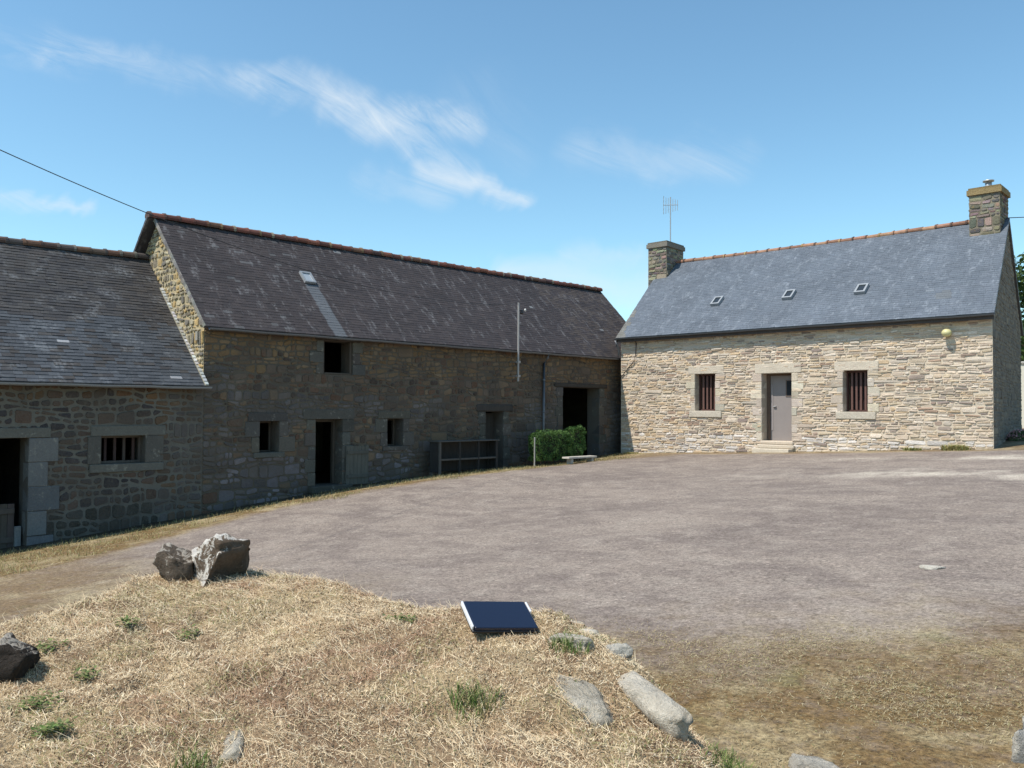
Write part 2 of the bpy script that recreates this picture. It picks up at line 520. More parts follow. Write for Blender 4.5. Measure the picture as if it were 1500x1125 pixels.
def ground_mat():
    mt, nt, n, l, p = newmat('yard_gravel_and_turf')
    b = NB(nt); P = b.pos(); x, y, z = b.sep(P)
    # gravel and worn tar
    g1 = b.noise(0.5, 9, 0.74, b.scaled(P, (1, 1.8, 1), (0, 0, 0.3)), 0.4)
    g2 = b.noise(2.6, 5, 0.65, P)
    grain = b.noise(55, 3, 0.7, P)
    grain2 = b.noise(170, 2, 0.7, P)
    gravel = b.mix(b.ramp(g1, 0.36, 0.64), (0.185, 0.150, 0.130, 1), (0.270, 0.222, 0.185, 1))
    gravel = b.mix(b.math('MULTIPLY', b.ramp(g2, 0.45, 0.66), 0.6), gravel, (0.31, 0.262, 0.22, 1))
    # pale worn wheel tracks that curve across the yard towards the lane
    trk = b.math('ADD', y, b.math('MULTIPLY', b.math('MULTIPLY', b.math('ADD', x, 6.0), b.math('ADD', x, 6.0)), 0.045))
    trk = b.math('ADD', trk, b.math('MULTIPLY', b.noise(0.5, 4, 0.6, P), 2.4))
    t1 = b.math('SUBTRACT', 1.0, b.math('DIVIDE', b.math('ABSOLUTE', b.math('SUBTRACT', trk, 18.9)), 0.9), True)
    t2 = b.math('SUBTRACT', 1.0, b.math('DIVIDE', b.math('ABSOLUTE', b.math('SUBTRACT', trk, 22.4)), 0.6), True)
    tm = b.math('MULTIPLY', b.math('MAXIMUM', t1, t2), b.ramp(b.noise(0.8, 5, 0.6, P), 0.36, 0.6))
    tm = b.math('MULTIPLY', tm, b.ramp(x, -11.5, -5.5))
    gravel = b.mix(b.math('MULTIPLY', tm, 0.85), gravel, (0.54, 0.475, 0.39, 1))
    g3 = b.noise(12, 5, 0.75, P)
    g4 = b.noise(24, 4, 0.75, P)

    def dev(f, amt): return b.math('MULTIPLY', b.math('SUBTRACT', f, 0.5), amt)
    gk = b.math('ADD', 1.0, b.math('ADD', b.math('ADD', dev(grain, 1.7), dev(grain2, 1.2)), b.math('ADD', dev(g3, 0.8), dev(g4, 1.5))))
    vo = n.new('ShaderNodeTexVoronoi'); vo.inputs['Scale'].default_value = 16; l.new(P, vo.inputs['Vector'])
    vr = b.sep(vo.outputs['Color'])[0]
    peb = b.math('MULTIPLY', b.math('LESS_THAN', vo.outputs['Distance'], 0.30), b.math('GREATER_THAN', vr, 0.72))
    gk = b.math('ADD', gk, b.math('MULTIPLY', peb, b.math('SUBTRACT', b.math('MULTIPLY', b.sep(vo.outputs['Color'])[1], 0.9), 0.3)))
    cc = n.new('ShaderNodeCombineXYZ')
    for i in range(3): l.new(gk, cc.inputs[i])
    gravel = b.mix(1.0, gravel, cc.outputs[0], 'MULTIPLY')
    # dry mossy turf
    m1 = b.noise(0.9, 5, 0.65, b.scaled(P, (1, 1, 1), (0, 0, 0.6)))
    m2 = b.noise(5.0, 5, 0.7, P)
    m3 = b.noise(38, 4, 0.7, P)
    turf = b.mix(b.ramp(m1, 0.36, 0.56), (0.34, 0.27, 0.155, 1), (0.17, 0.108, 0.045, 1))
    turf = b.mix(b.math('MULTIPLY', b.ramp(m2, 0.5, 0.68), 0.55), turf, (0.33, 0.27, 0.16, 1))
    turf = b.mix(b.math('MULTIPLY', b.ramp(b.noise(1.7, 5, 0.65, P), 0.56, 0.7), 0.5), turf, (0.20, 0.19, 0.075, 1))
    tk = b.math('ADD', 1.0, b.math('ADD', b.math('ADD', dev(m3, 2.4), dev(grain2, 1.4)), b.math('ADD', dev(g3, 1.0), dev(g4, 1.6))))
    cc2 = n.new('ShaderNodeCombineXYZ')
    for i in range(3): l.new(tk, cc2.inputs[i])
    turf = b.mix(1.0, turf, cc2.outputs[0], 'MULTIPLY')
    # where turf grows: verge under the barn, the near corner by the terrace, the cottage foot, beyond
    wob = b.math('MULTIPLY', b.math('SUBTRACT', b.noise(0.7, 6, 0.7, P), 0.5), 3.0)
    wob2 = b.math('MULTIPLY', b.math('SUBTRACT', b.noise(3.0, 5, 0.7, P), 0.5), 2.0)
    wsum = b.math('ADD', wob, wob2)
    d = b.math('ADD', b.math('MULTIPLY', x, -0.60), b.math('MULTIPLY', y, 0.80))
    near = b.math('SUBTRACT', 1.0, b.ramp(b.math('ADD', d, b.math('MULTIPLY', wsum, 1.35)), 4.9, 8.0))
    # verge edge is farther from the wall at the low (near) end
    vx = b.math('ADD', x, b.math('MULTIPLY', wsum, 0.35))
    vlim = b.math('ADD', vx, b.math('MULTIPLY', b.math('MAXIMUM', b.math('SUBTRACT', 9.0, y), 0.0), -0.45))
    verge = b.math('SUBTRACT', 1.0, b.ramp(vlim, -16.6, -15.9))
    lowend = b.math('MULTIPLY', b.math('MULTIPLY', b.math('SUBTRACT', 1.0, b.ramp(b.math('ADD', y, b.math('MULTIPLY', wsum, 0.8)), 3.6, 6.6)), b.math('SUBTRACT', 1.0, b.ramp(x, -8.2, -6.8))), 0.75)
    foot = b.math('MULTIPLY', b.ramp(b.math('ADD', y, b.math('MULTIPLY', wsum, 0.25)), 22.6, 23.1), 0.85)
    corner = b.math('MULTIPLY', b.ramp(b.math('ADD', b.math('SUBTRACT', y, x), wsum), 36.5, 38.2), 0.7)
    east = b.ramp(b.math('ADD', x, wsum), 9.0, 12.0)
    tm2 = b.math('MAXIMUM', b.math('MAXIMUM', near, verge), b.math('MAXIMUM', b.math('MAXIMUM', foot, corner), b.math('MAXIMUM', lowend, east)))
    tm2 = b.math('MULTIPLY', tm2, b.math('ADD', 0.6, b.math('MULTIPLY', b.ramp(m2, 0.3, 0.55), 0.4)))
    c = b.mix(tm2, gravel, turf)
    foot_shade = b.math('SUBTRACT', 1.0, b.ramp(b.math('ADD', x, b.math('MULTIPLY', wob2, 0.12)), -17.62, -17.40))  # barn's shadow along the wall foot, painted into the ground colour
    c = b.mix(b.math('MULTIPLY', foot_shade, 0.85), c, (0.04, 0.034, 0.026, 1))
    l.new(c, p.inputs['Base Color'])
    p.inputs['Roughness'].default_value = 0.95
    p.inputs['Specular IOR Level'].default_value = 0.15
    h = b.math('ADD', b.math('MULTIPLY', grain, 0.6), b.math('ADD', b.math('MULTIPLY', grain2, 0.3), b.math('MULTIPLY', b.math('MULTIPLY', m3, tm2), 1.2)))
    l.new(b.bump(h, 0.8, 0.02), p.inputs['Normal'])
    return mt


def mound_mat():
    mt, nt, n, l, p = newmat('mown_bank_thatch')
    b = NB(nt); P = b.pos()
    a = b.noise(2.0, 5, 0.65, P); f = b.noise(45, 4, 0.7, P); c2 = b.noise(7, 5, 0.7, P)
    c = b.mix(b.ramp(a, 0.38, 0.62), (0.42, 0.315, 0.185, 1), (0.25, 0.165, 0.10, 1))
    c = b.mix(b.math('MULTIPLY', b.ramp(c2, 0.5, 0.7), 0.6), c, (0.44, 0.34, 0.21, 1))
    k = b.math('ADD', 0.4, b.math('MULTIPLY', f, 1.2))
    cc = n.new('ShaderNodeCombineXYZ')
    for i in range(3): l.new(k, cc.inputs[i])
    l.new(b.mix(1.0, c, cc.outputs[0], 'MULTIPLY'), p.inputs['Base Color'])
    p.inputs['Roughness'].default_value = 0.95
    p.inputs['Specular IOR Level'].default_value = 0.1
    l.new(b.bump(b.math('ADD', f, c2), 1.0, 0.03), p.inputs['Normal'])
    return mt


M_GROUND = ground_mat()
M_MOUND = mound_mat()


# ================================================================== ground and mound
def grid_mesh(xs, ys, zf, name, mat, keep=None):
    X, Y = np.meshgrid(xs, ys, indexing='ij')
    Z = zf(X, Y)
    nx, ny = len(xs), len(ys)
    co = np.stack([X, Y, Z], -1).reshape(-1, 3)
    i, j = np.meshgrid(np.arange(nx - 1), np.arange(ny - 1), indexing='ij')
    q = np.stack([i * ny + j, (i + 1) * ny + j, (i + 1) * ny + j + 1, i * ny + j + 1], -1).reshape(-1, 4)
    if keep is not None:
        cx = (X[:-1, :-1] + X[1:, 1:]).reshape(-1) / 2; cyy = (Y[:-1, :-1] + Y[1:, 1:]).reshape(-1) / 2
        q = q[keep(cx, cyy)]
        used = np.unique(q); remap = -np.ones(len(co), int); remap[used] = np.arange(len(used))
        co = co[used]; q = remap[q]
    me = bpy.data.meshes.new(name)
    me.from_pydata(co.tolist(), [], q.tolist())
    me.materials.append(mat)
    me.polygons.foreach_set('use_smooth', [True] * len(me.polygons))
    me.update()
    o = bpy.data.objects.new(name, me); COL.objects.link(o)
    return o


CREST = [(-4.9, 0.4), (-5.75, 1.2), (-6.15, 2.05), (-6.62, 2.80), (-6.66, 3.25), (-6.28, 3.50), (-5.42, 3.62), (-4.4, 3.63), (-3.95, 3.72),
         (-3.50, 3.98), (-3.10, 4.02), (-2.78, 3.80), (-2.30, 3.50), (-1.85, 3.30), (-1.3, 2.6), (0.4, 1.4), (0.9, -0.6), (-1, -2.2), (-3.6, -1.8)]
TOP_PTS = np.array([(-3.46, 3.44, -1.315), (-3.30, 3.66, -1.30), (-3.70, 3.76, -1.235), (-3.80, 3.55, -1.26), (-4.40, 3.59, -1.30), (-5.42, 3.58, -1.27), (-6.25, 3.46, -1.27),
                    (-6.46, 3.2, -1.29), (-6.48, 2.83, -1.31), (-6.11, 2.07, -1.35), (-5.87, 1.61, -1.36), (-3.96, 1.10, -1.47), (-2.53, 2.62, -1.50),
                    (-2.83, 3.72, -1.36), (-3.16, 3.95, -1.31), (-3.5, 3.91, -1.265), (-2.27, 3.51, -1.56), (-1.99, 3.64, -1.66), (-5.2, 1.43, -1.42),
                    (0, 0, -1.6), (-1.3, 2.6, -1.62), (-3.2, -0.8, -1.55)])
_A = np.c_[np.ones(len(TOP_PTS)), TOP_PTS[:, :2]]
_pl = np.linalg.lstsq(_A, TOP_PTS[:, 2], rcond=None)[0]
_res = TOP_PTS[:, 2] - _A @ _pl


def poly_sd(x, y):
    """signed distance to the crest outline, positive inside"""
    P = np.array(CREST); Q = np.roll(P, -1, 0)
    x = np.asarray(x, float); y = np.asarray(y, float)
    dmin = np.full(x.shape, 1e9); inside = np.zeros(x.shape, bool)
    for (ax, ay), (bx, by) in zip(P, Q):
        dx, dy = bx - ax, by - ay
        t = np.clip(((x - ax) * dx + (y - ay) * dy) / (dx * dx + dy * dy), 0, 1)
        dmin = np.minimum(dmin, np.hypot(x - ax - t * dx, y - ay - t * dy))
        c = ((ay > y) != (by > y)) & (x < (bx - ax) * (y - ay) / (by - ay + 1e-12) + ax)
        inside ^= c
    return np.where(inside, dmin, -dmin)


DITCHES = [(-4.13, 1.14, -4.27, 1.44, 0.035, 0.08), (-4.43, 1.80, -4.47, 1.93, 0.05, 0.07), (-5.03, 2.45, -5.3, 2.62, 0.05, 0.05), (-5.2, 2.25, -5.5, 2.35, 0.05, 0.04), (-2.62, 3.02, -2.72, 2.95, 0.06, 0.06)]


def mound_z(x, y):
    x = np.asarray(x, float); y = np.asarray(y, float)
    T = _pl[0] + _pl[1] * x + _pl[2] * y
    num = 0; den = 1e-6
    for (px, py, _), r in zip(TOP_PTS, _res):
        w = 1.0 / ((x - px) ** 2 + (y - py) ** 2 + 0.05) ** 1.5
        num = num + w * r; den = den + w
    T = T + num / den
    T = T + (fbm(x * 1.7, y * 1.7, 3) - 0.5) * 0.07 + (fbm(x * 6, y * 6, 9, 4) - 0.5) * 0.06
    T = T + (fbm(x * 17, y * 17, 13, 3) - 0.5) * 0.035
    for (ax, ay, bx, by, wd, dp) in DITCHES:
        dx, dy = bx - ax, by - ay
        t = np.clip(((x - ax) * dx + (y - ay) * dy) / (dx * dx + dy * dy), 0, 1)
        d = np.hypot(x - ax - t * dx, y - ay - t * dy) + (fbm(x * 9, y * 9, 77, 2) - .5) * .05
        T = T - dp * np.exp(-(d / wd) ** 2)
    sd = poly_sd(x, y) + (fbm(x * 2.5, y * 2.5, 5, 3) - 0.5) * 0.12
    w = sstep(-0.42, 0.04, sd)
    g = np_ground(x, y) - 0.03
    return g + (np.maximum(T, g) - g) * w


def surf_z(x, y):
    return float(max(mound_z(x, y), ground_z(x, y)))


def ground_rel(x, y):
    return np_ground(x, y) + (fbm(x * 0.9, y * 0.9, 21, 3) - 0.5) * 0.05 * sstep(60, 20, np.hypot(x, y))


def axis(lo, hi, step, far):
    a = list(np.arange(lo, hi + 1e-6, step))
    s, v = step, hi
    up = []
    while v < far:
        s *= 1.35; v += s; up.append(v)
    s, v = step, lo
    dn = []
    while v > -far:
        s *= 1.35; v -= s; dn.append(v)
    return np.array(dn[::-1] + a + up)


def yard_keep(cx, cy):
    e = (fbm(cx * 0.8, cy * 0.8, 31, 3) - 0.5) * 1.6
    lim = np.minimum(-16.3, -16.3) + np.maximum(9 - cy, 0) * 0.45
    return (cx > lim + e) & (cy < 23.0 + e * 0.3) & (cx < 8) & (cy > -1) & (-0.6 * cx + 0.8 * cy + e > 5.6)


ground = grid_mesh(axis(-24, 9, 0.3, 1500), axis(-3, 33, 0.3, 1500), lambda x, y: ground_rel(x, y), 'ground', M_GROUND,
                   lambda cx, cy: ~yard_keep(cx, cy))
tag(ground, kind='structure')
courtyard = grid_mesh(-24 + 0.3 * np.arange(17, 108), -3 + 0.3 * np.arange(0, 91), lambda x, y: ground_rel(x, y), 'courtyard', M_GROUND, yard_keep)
tag(courtyard, kind='structure')
mound = grid_mesh(np.arange(-7.6, 1.6, 0.045), np.arange(-2.8, 4.7, 0.045), mound_z, 'mound', M_MOUND,
                  lambda cx, cy: poly_sd(cx, cy) > -0.6)
tag(mound, kind='structure')


# ------------------------------------------------------------------ blades of grass (numpy)
def blades(name, xy, zfun, length, width, lie, col, mat, label, cat, curl=0.5, heading=None):
    """xy (N,2); length,width,lie (N,), lie=0 upright .. 1 flat; col (N,3)"""
    N = len(xy)
    z = zfun(xy[:, 0], xy[:, 1])
    az = RNG.uniform(0, 2 * np.pi, N) if heading is None else heading
    el = (1 - lie) * np.pi / 2 + RNG.normal(0, 0.12, N)
    d1 = np.stack([np.cos(az) * np.cos(el), np.sin(az) * np.cos(el), np.sin(el)], -1)
    el2 = el - curl * RNG.uniform(0.2, 1.0, N)
    az2 = az + RNG.normal(0, 0.35, N)
    d2 = np.stack([np.cos(az2) * np.cos(el2), np.sin(az2) * np.cos(el2), np.sin(el2)], -1)
    roll = RNG.uniform(-1, 1, N)
    side = np.stack([-np.sin(az), np.cos(az), roll * 0.8], -1)
    side /= np.linalg.norm(side, axis=1, keepdims=True)
    base = np.stack([xy[:, 0], xy[:, 1], z + RNG.uniform(-0.004, 0.012, N)], -1)
    L = length[:, None]; W = width[:, None] / 2
    mid = base + d1 * L * 0.55
    tip = mid + d2 * L * 0.45
    tip[:, 2] = np.maximum(tip[:, 2], zfun(tip[:, 0], tip[:, 1]) + 0.002)
    V = np.stack([base - side * W, base + side * W, mid - side * W * 0.9, mid + side * W * 0.9, tip], 1).reshape(-1, 3)
    k = np.arange(N)[:, None] * 5
    loops = np.concatenate([k + np.array([[0, 1, 3, 2]]), k + np.array([[2, 3, 4]])], 1).ravel()
    me = bpy.data.meshes.new(name)
    me.vertices.add(len(V)); me.vertices.foreach_set('co', V.astype(np.float32).ravel())
    me.loops.add(len(loops)); me.loops.foreach_set('vertex_index', loops.astype(np.int32))
    st = np.empty(2 * N, np.int32); st[0::2] = np.arange(N) * 7; st[1::2] = np.arange(N) * 7 + 4
    me.polygons.add(2 * N); me.polygons.foreach_set('loop_start', st)
    me.update(calc_edges=True)
    me.validate()
    ca = me.color_attributes.new('Col', 'FLOAT_COLOR', 'CORNER')
    c4 = np.ones((len(loops), 4), np.float32); c4[:, :3] = np.repeat(col, 7, axis=0)
    ca.data.foreach_set('color', c4.ravel())
    me.materials.append(mat)
    o = bpy.data.objects.new(name, me); COL.objects.link(o)
    if label: tag(o, label, cat, kind='stuff')
    return o


# mown dry grass on the bank
N = 560000
xy = np.stack([RNG.uniform(-7.1, 0.2, N), RNG.uniform(0.3, 4.5, N)], -1)
sdv = poly_sd(xy[:, 0], xy[:, 1])
dep = -0.70 * xy[:, 0] + 0.717 * xy[:, 1]
lat = 0.717 * xy[:, 0] + 0.697 * xy[:, 1]
ok = (sdv > -0.3) & (dep > 2.6) & (np.abs(lat) < dep * 0.66 + 0.5)
xy = xy[ok]; N = len(xy)
pt = fbm(xy[:, 0] * 1.3, xy[:, 1] * 1.3, 41)
pt2 = fbm(xy[:, 0] * 4.5, xy[:, 1] * 4.5, 47)
straw = np.array([(0.86, 0.70, 0.46), (0.78, 0.62, 0.40), (0.66, 0.49, 0.30), (0.46, 0.29, 0.185), (0.93, 0.82, 0.62)])
ci = np.clip((0.5 + (pt - 0.5) * 2.0 + (pt2 - 0.5) * 2.2 + RNG.normal(0, 0.3, N)) * 4 - 0.8, 0, 3.99).astype(int)
colr = straw[ci]
pale = RNG.random(N) < 0.10; colr[pale] = straw[4]
gp = (fbm(xy[:, 0] * 2.2 + 9, xy[:, 1] * 2.2, 61) > 0.60) & (RNG.random(N) < 0.32)
colr[gp] = np.array([0.34, 0.33, 0.14])
colr = colr * RNG.uniform(0.75, 1.15, (N, 1))
lapd = np.maximum(np.abs((xy[:, 0] + 3.55) * 0.43 + (xy[:, 1] - 3.585) * 0.90) - .17, np.abs((xy[:, 0] + 3.55) * -0.90 + (xy[:, 1] - 3.585) * 0.43) - .13)
keep = (RNG.random(N) < np.clip(2.8 * pt2 - 0.45, 0.25, 1)) & (lapd > 0.0)
xy, colr, pt2b = xy[keep], colr[keep], pt2[keep]; N = len(xy)
dry = blades('dry_grass', xy, lambda x, y: np.maximum(mound_z(x, y), np_ground(x, y)),
             (0.008 + 0.065 * RNG.beta(1.1, 4.6, N)) * (0.7 + 0.8 * pt2b), RNG.uniform(0.0013, 0.0030, N), np.clip(RNG.beta(3.6, 1.3, N), 0.05, 0.98), colr, M_STRAW,
             'mown straw-coloured dry grass covering the raised bank', 'grass', 0.22)

# long bleached stalks matted down over the bank
N = 26000
xy = np.stack([RNG.uniform(-7.1, 0.2, N), RNG.uniform(0.3, 4.5, N)], -1)
dep = -0.70 * xy[:, 0] + 0.717 * xy[:, 1]
lat = 0.717 * xy[:, 0] + 0.697 * xy[:, 1]
lapd = np.maximum(np.abs((xy[:, 0] + 3.55) * 0.43 + (xy[:, 1] - 3.585) * 0.90) - .19, np.abs((xy[:, 0] + 3.55) * -0.90 + (xy[:, 1] - 3.585) * 0.43) - .15)
hz = fbm(xy[:, 0] * 1.6, xy[:, 1] * 1.6, 95)
ok = (poly_sd(xy[:, 0], xy[:, 1]) > -0.25) & (dep > 2.6) & (np.abs(lat) < dep * 0.66 + 0.5) & (lapd > 0) & (RNG.random(N) < np.clip(3.2 * hz - 1.0, 0.05, 1))
xy = xy[ok]; hz = hz[ok]; N = len(xy)
blades('hay', xy, lambda x, y: np.maximum(mound_z(x, y), np_ground(x, y)) + 0.010, RNG.uniform(0.05, 0.15, N), RNG.uniform(0.0016, 0.0030, N), np.clip(RNG.beta(6, 1.0, N), 0.3, 0.99),
       np.array([(0.80, 0.67, 0.46), (0.72, 0.56, 0.36), (0.64, 0.46, 0.28)])[RNG.choice(3, N)] * RNG.uniform(0.8, 1.05, (N, 1)), M_STRAW, 'long bleached hay stalks matted flat over the bank', 'hay', 0.1,
       heading=0.6 + 2.2 * fbm(xy[:, 0] * 0.9, xy[:, 1] * 0.9, 97) * 2 + RNG.normal(0, 0.5, N))

# crumbs of chaff, dead leaf and thatch between the straws
N = 70000
xy = np.stack([RNG.uniform(-7.1, 0.2, N), RNG.uniform(0.3, 4.5, N)], -1)
dep = -0.70 * xy[:, 0] + 0.717 * xy[:, 1]
lat = 0.717 * xy[:, 0] + 0.697 * xy[:, 1]
lapd = np.maximum(np.abs((xy[:, 0] + 3.55) * 0.43 + (xy[:, 1] - 3.585) * 0.90) - .17, np.abs((xy[:, 0] + 3.55) * -0.90 + (xy[:, 1] - 3.585) * 0.43) - .13)
ok = (poly_sd(xy[:, 0], xy[:, 1]) > -0.3) & (dep > 2.6) & (np.abs(lat) < dep * 0.66 + 0.5) & (lapd > 0)
ok &= RNG.random(N) < np.clip(2.4 * fbm(xy[:, 0] * 5, xy[:, 1] * 5, 91) - 0.5, 0.1, 1)
xy = xy[ok]; N = len(xy)
cr = np.array([(0.13, 0.085, 0.05), (0.20, 0.12, 0.07), (0.30, 0.20, 0.12), (0.62, 0.50, 0.33), (0.17, 0.18, 0.07)])
blades('chaff', xy, lambda x, y: np.maximum(mound_z(x, y), np_ground(x, y)) + 0.006, RNG.uniform(0.006, 0.020, N), RNG.uniform(0.004, 0.009, N), np.clip(RNG.beta(1.6, 1.6, N), 0.05, 0.9),
       cr[RNG.choice(5, N, p=[0.30, 0.25, 0.2, 0.15, 0.10])] * RNG.uniform(0.7, 1.2, (N, 1)), M_STRAW, 'brown chaff and dead leaf bits scattered through the dry grass of the bank', 'chaff', 0.3)

# short turf in the near corner of the yard
N = 330000
xy = np.stack([RNG.uniform(-5.5, 1.2, N), RNG.uniform(3.0, 9.5, N)], -1)
dd = -0.6 * xy[:, 0] + 0.8 * xy[:, 1] + (fbm(xy[:, 0] * 0.7, xy[:, 1] * 0.7, 71) - 0.5) * 3.2
pn = fbm(xy[:, 0] * 2.4, xy[:, 1] * 2.4, 73)
ok = (dd < 7.0) & (poly_sd(xy[:, 0], xy[:, 1]) < -0.12) & (RNG.random(N) < np.clip(pn * 2.6 - 0.75, 0.08, 1) * sstep(7.0, 5.4, dd))
xy = xy[ok]; pn = pn[ok]; N = len(xy)
tc_ = np.array([(0.50, 0.42, 0.26), (0.38, 0.30, 0.16), (0.27, 0.19, 0.09), (0.27, 0.26, 0.11)])
ci = RNG.choice(4, N, p=[0.36, 0.32, 0.2, 0.12])
blades('yard_grass', xy, np_ground, RNG.uniform(0.008, 0.034, N), RNG.uniform(0.002, 0.0042, N), np.clip(RNG.beta(4.5, 1.3, N), 0.05, 0.98),
       tc_[ci] * RNG.uniform(0.75, 1.1, (N, 1)), M_STRAW, 'short brown and yellow turf in the near corner of the yard', 'grass')

# verge along the barn and the foot of the cottage
N = 60000
xy = np.stack([RNG.uniform(-18.0, -11.5, N), RNG.uniform(1.5, 23.3, N)], -1)
lim = -16.25 + np.maximum(9 - xy[:, 1], 0) * 0.45 + (fbm(xy[:, 0] * 0.9, xy[:, 1] * 0.9, 81) - 0.5) * 1.8
pn = fbm(xy[:, 0] * 1.5, xy[:, 1] * 1.5, 83)
ok = (xy[:, 0] < lim) & (xy[:, 0] > -17.5 + 0.25 * (RNG.random(N) - .5)) & (RNG.random(N) < np.clip(pn * 2 - 0.3, 0.1, 1))
xy = xy[ok]; N = len(xy)
vc = np.array([(0.42, 0.35, 0.18), (0.34, 0.27, 0.12), (0.27, 0.25, 0.09), (0.19, 0.2, 0.07)])
ci = RNG.choice(4, N, p=[0.4, 0.3, 0.2, 0.1])
blades('verge_grass', xy, np_ground, RNG.uniform(0.03, 0.10, N), RNG.uniform(0.006, 0.011, N), np.clip(RNG.beta(2.2, 2.2, N), 0.05, 0.95),
       vc[ci] * RNG.uniform(0.7, 1.1, (N, 1)), M_STRAW, 'strip of dry yellow grass along the foot of the barn', 'grass')


# ================================================================== masonry
def pick(pal):
    c = random.choice(pal); k = random.uniform(0.82, 1.15)
    return tuple(max(0.01, q * k * random.uniform(0.96, 1.04)) for q in c)


def subtract(lo, hi, spans):
    out = [(lo, hi)]
    for a, b in spans:
        nx = []
        for p, q in out:
            if b <= p or a >= q: nx.append((p, q)); continue
            if a > p: nx.append((p, a))
            if b < q: nx.append((b, q))
        out = nx
    return out


def masonry(mb, O, U, W, z0, ztop, holes, hr, lr, colf, gap=0.012, proud=(0.012, 0.035), mortar=(0.4, 0.36, 0.28), wav=0.02, tall=0.18, seed=1,
            zmax=None, back=True, poly=None, dens=1.0):
    """rubble wall; stones on mat slot 1, mortar face on slot 0. ztop(u) is the upper limit, holes are (u0,u1,z0,z1)"""
    rs = random.Random(seed)
    U = Vector((U[0], U[1], 0)).normalized(); Nn = U.cross(Vector((0, 0, 1))); O = Vector((O[0], O[1], 0))

    def P(u, z, d=0.0): return O + U * u + Vector((0, 0, z)) + Nn * d
    zm = zmax if zmax is not None else max(ztop(0), ztop(W), ztop(W / 2))
    if back:
        if poly is not None:
            mb.face([P(u, z) for u, z in poly], mortar, 0)
        else:
            us = sorted({0.0, W, *[h[0] for h in holes], *[h[1] for h in holes]})
            for a, b in zip(us[:-1], us[1:]):
                mid = (a + b) / 2
                for p, q in subtract(z0, 1e6, [(h[2], h[3]) for h in holes if h[0] < mid < h[1]]):
                    if q > 1e5: mb.face([P(a, p), P(b, p), P(b, ztop(b)), P(a, ztop(a))], mortar, 0)
                    else: mb.face([P(a, p), P(b, p), P(b, q), P(a, q)], mortar, 0)

    ph = [rs.uniform(0, 6.28) for _ in range(6)]

    def wave(u, k):
        return wav * (math.sin(u * 2.1 + ph[0] + k * 1.7) + 0.7 * math.sin(u * 5.3 + ph[1] + k * 2.9) + 0.4 * math.sin(u * 11 + k))

    def stone(u0, u1, fa, fb, d):
        if u1 - u0 < 0.035: return
        g = gap * rs.uniform(0.6, 1.4) / 2
        a, b = u0 + g, u1 - g
        if b - a < 0.02: return
        za, zb = fa(a) + g, fa(b) + g
        zc, zd = fb(b) - g, fb(a) - g
        mu, mz = (a + b) / 2, (za + zb + zc + zd) / 4
        for h in holes:
            if h[0] - 0.001 < mu < h[1] + 0.001:
                if h[2] < mz < h[3]:
                    return
                if mz <= h[2]: zc = min(zc, h[2] - 0.004); zd = min(zd, h[2] - 0.004)
                if mz >= h[3]: za = max(za, h[3] + 0.004); zb = max(zb, h[3] + 0.004)
        if min(zc - zb, zd - za) < 0.02: return
        if max(zc - ztop(b), zd - ztop(a)) > 0:
            zc = min(zc, ztop(b) - 0.01); zd = min(zd, ztop(a) - 0.01)
            if min(zc - zb, zd - za) < 0.02: return
        jz = min(0.02, 0.16 * (zd - za)); ju = min(0.03, 0.12 * (b - a))
        r = lambda q: rs.uniform(0, q)
        ch = min(0.03, 0.25 * (zd - za), 0.2 * (b - a))
        q = [(a + r(ju) + ch, za + r(jz)), (b - r(ju) - ch, zb + r(jz)), (b - r(ju * .6), zb + ch + r(jz)), (b - r(ju * .6), zc - ch - r(jz)),
             (b - r(ju) - ch, zc - r(jz)), (a + r(ju) + ch, zd - r(jz)), (a + r(ju * .6), zd - ch - r(jz)), (a + r(ju * .6), za + ch + r(jz))]
        cu, cz = mu, (za + zb + zc + zd) / 4
        ins = min(0.012, 0.12 * (zd - za))
        fr = []
        tx, tz = rs.uniform(-0.06, 0.06), rs.uniform(-0.10, 0.10)
        for (u, z) in q:
            du, dz = u - cu, z - cz
            L = math.hypot(du, dz) + 1e-6
            fr.append((u - du / L * ins, z - dz / L * ins, d + tx * du + tz * dz + rs.uniform(-.003, .003)))
        vs = [P(u, z, -0.004) for u, z in q] + [P(u, z, max(dd, 0.004)) for u, z, dd in fr] + [P(cu, cz, d + rs.uniform(0, .008))]
        fs = [(k, (k + 1) % 8, 8 + (k + 1) % 8, 8 + k) for k in range(8)] + [(8 + k, 8 + (k + 1) % 8, 16) for k in range(8)]
        mb.raw(vs, fs, colf(cu, cz, rs), 1)

    z = z0; k = 0
    while z < zm:
        h1, h2 = rs.uniform(*hr), rs.uniform(*hr)
        L0 = lambda u, z=z, k=k: z + wave(u, k)
        L1 = lambda u, z=z, k=k, h1=h1: z + h1 + wave(u, k + 0.5) * 1.2
        L2 = lambda u, z=z, k=k, h=h1 + h2: z + h + wave(u, k + 1)
        zt = z + h1 + h2
        spans = [(h[0], h[1]) for h in holes if h[2] < zt - 0.03 and h[3] > z + 0.03]
        cuts = sorted({0.0, W, *[c for s in spans for c in s]})
        for a, b in zip(cuts[:-1], cuts[1:]):
            u = a
            while u < b - 1e-4:
                seg = rs.uniform(0.35, 1.1)
                if b - u - seg < 0.3: seg = b - u
                if rs.random() < tall:
                    n = max(1, int(seg / rs.uniform(lr[0] * 1.2, lr[1] * 1.1)))
                    for i in range(n): stone(u + seg * i / n, u + seg * (i + 1) / n, L0, L2, rs.uniform(*proud))
                else:
                    for fa, fb in ((L0, L1), (L1, L2)):
                        v = u
                        while v < u + seg - 1e-4:
                            w = rs.uniform(*lr)
                            if u + seg - v - w < lr[0] * 0.6: w = u + seg - v
                            if rs.random() < dens: stone(v, v + w, fa, fb, rs.uniform(*proud))
                            v += w
                u += seg
        z = zt; k += 1


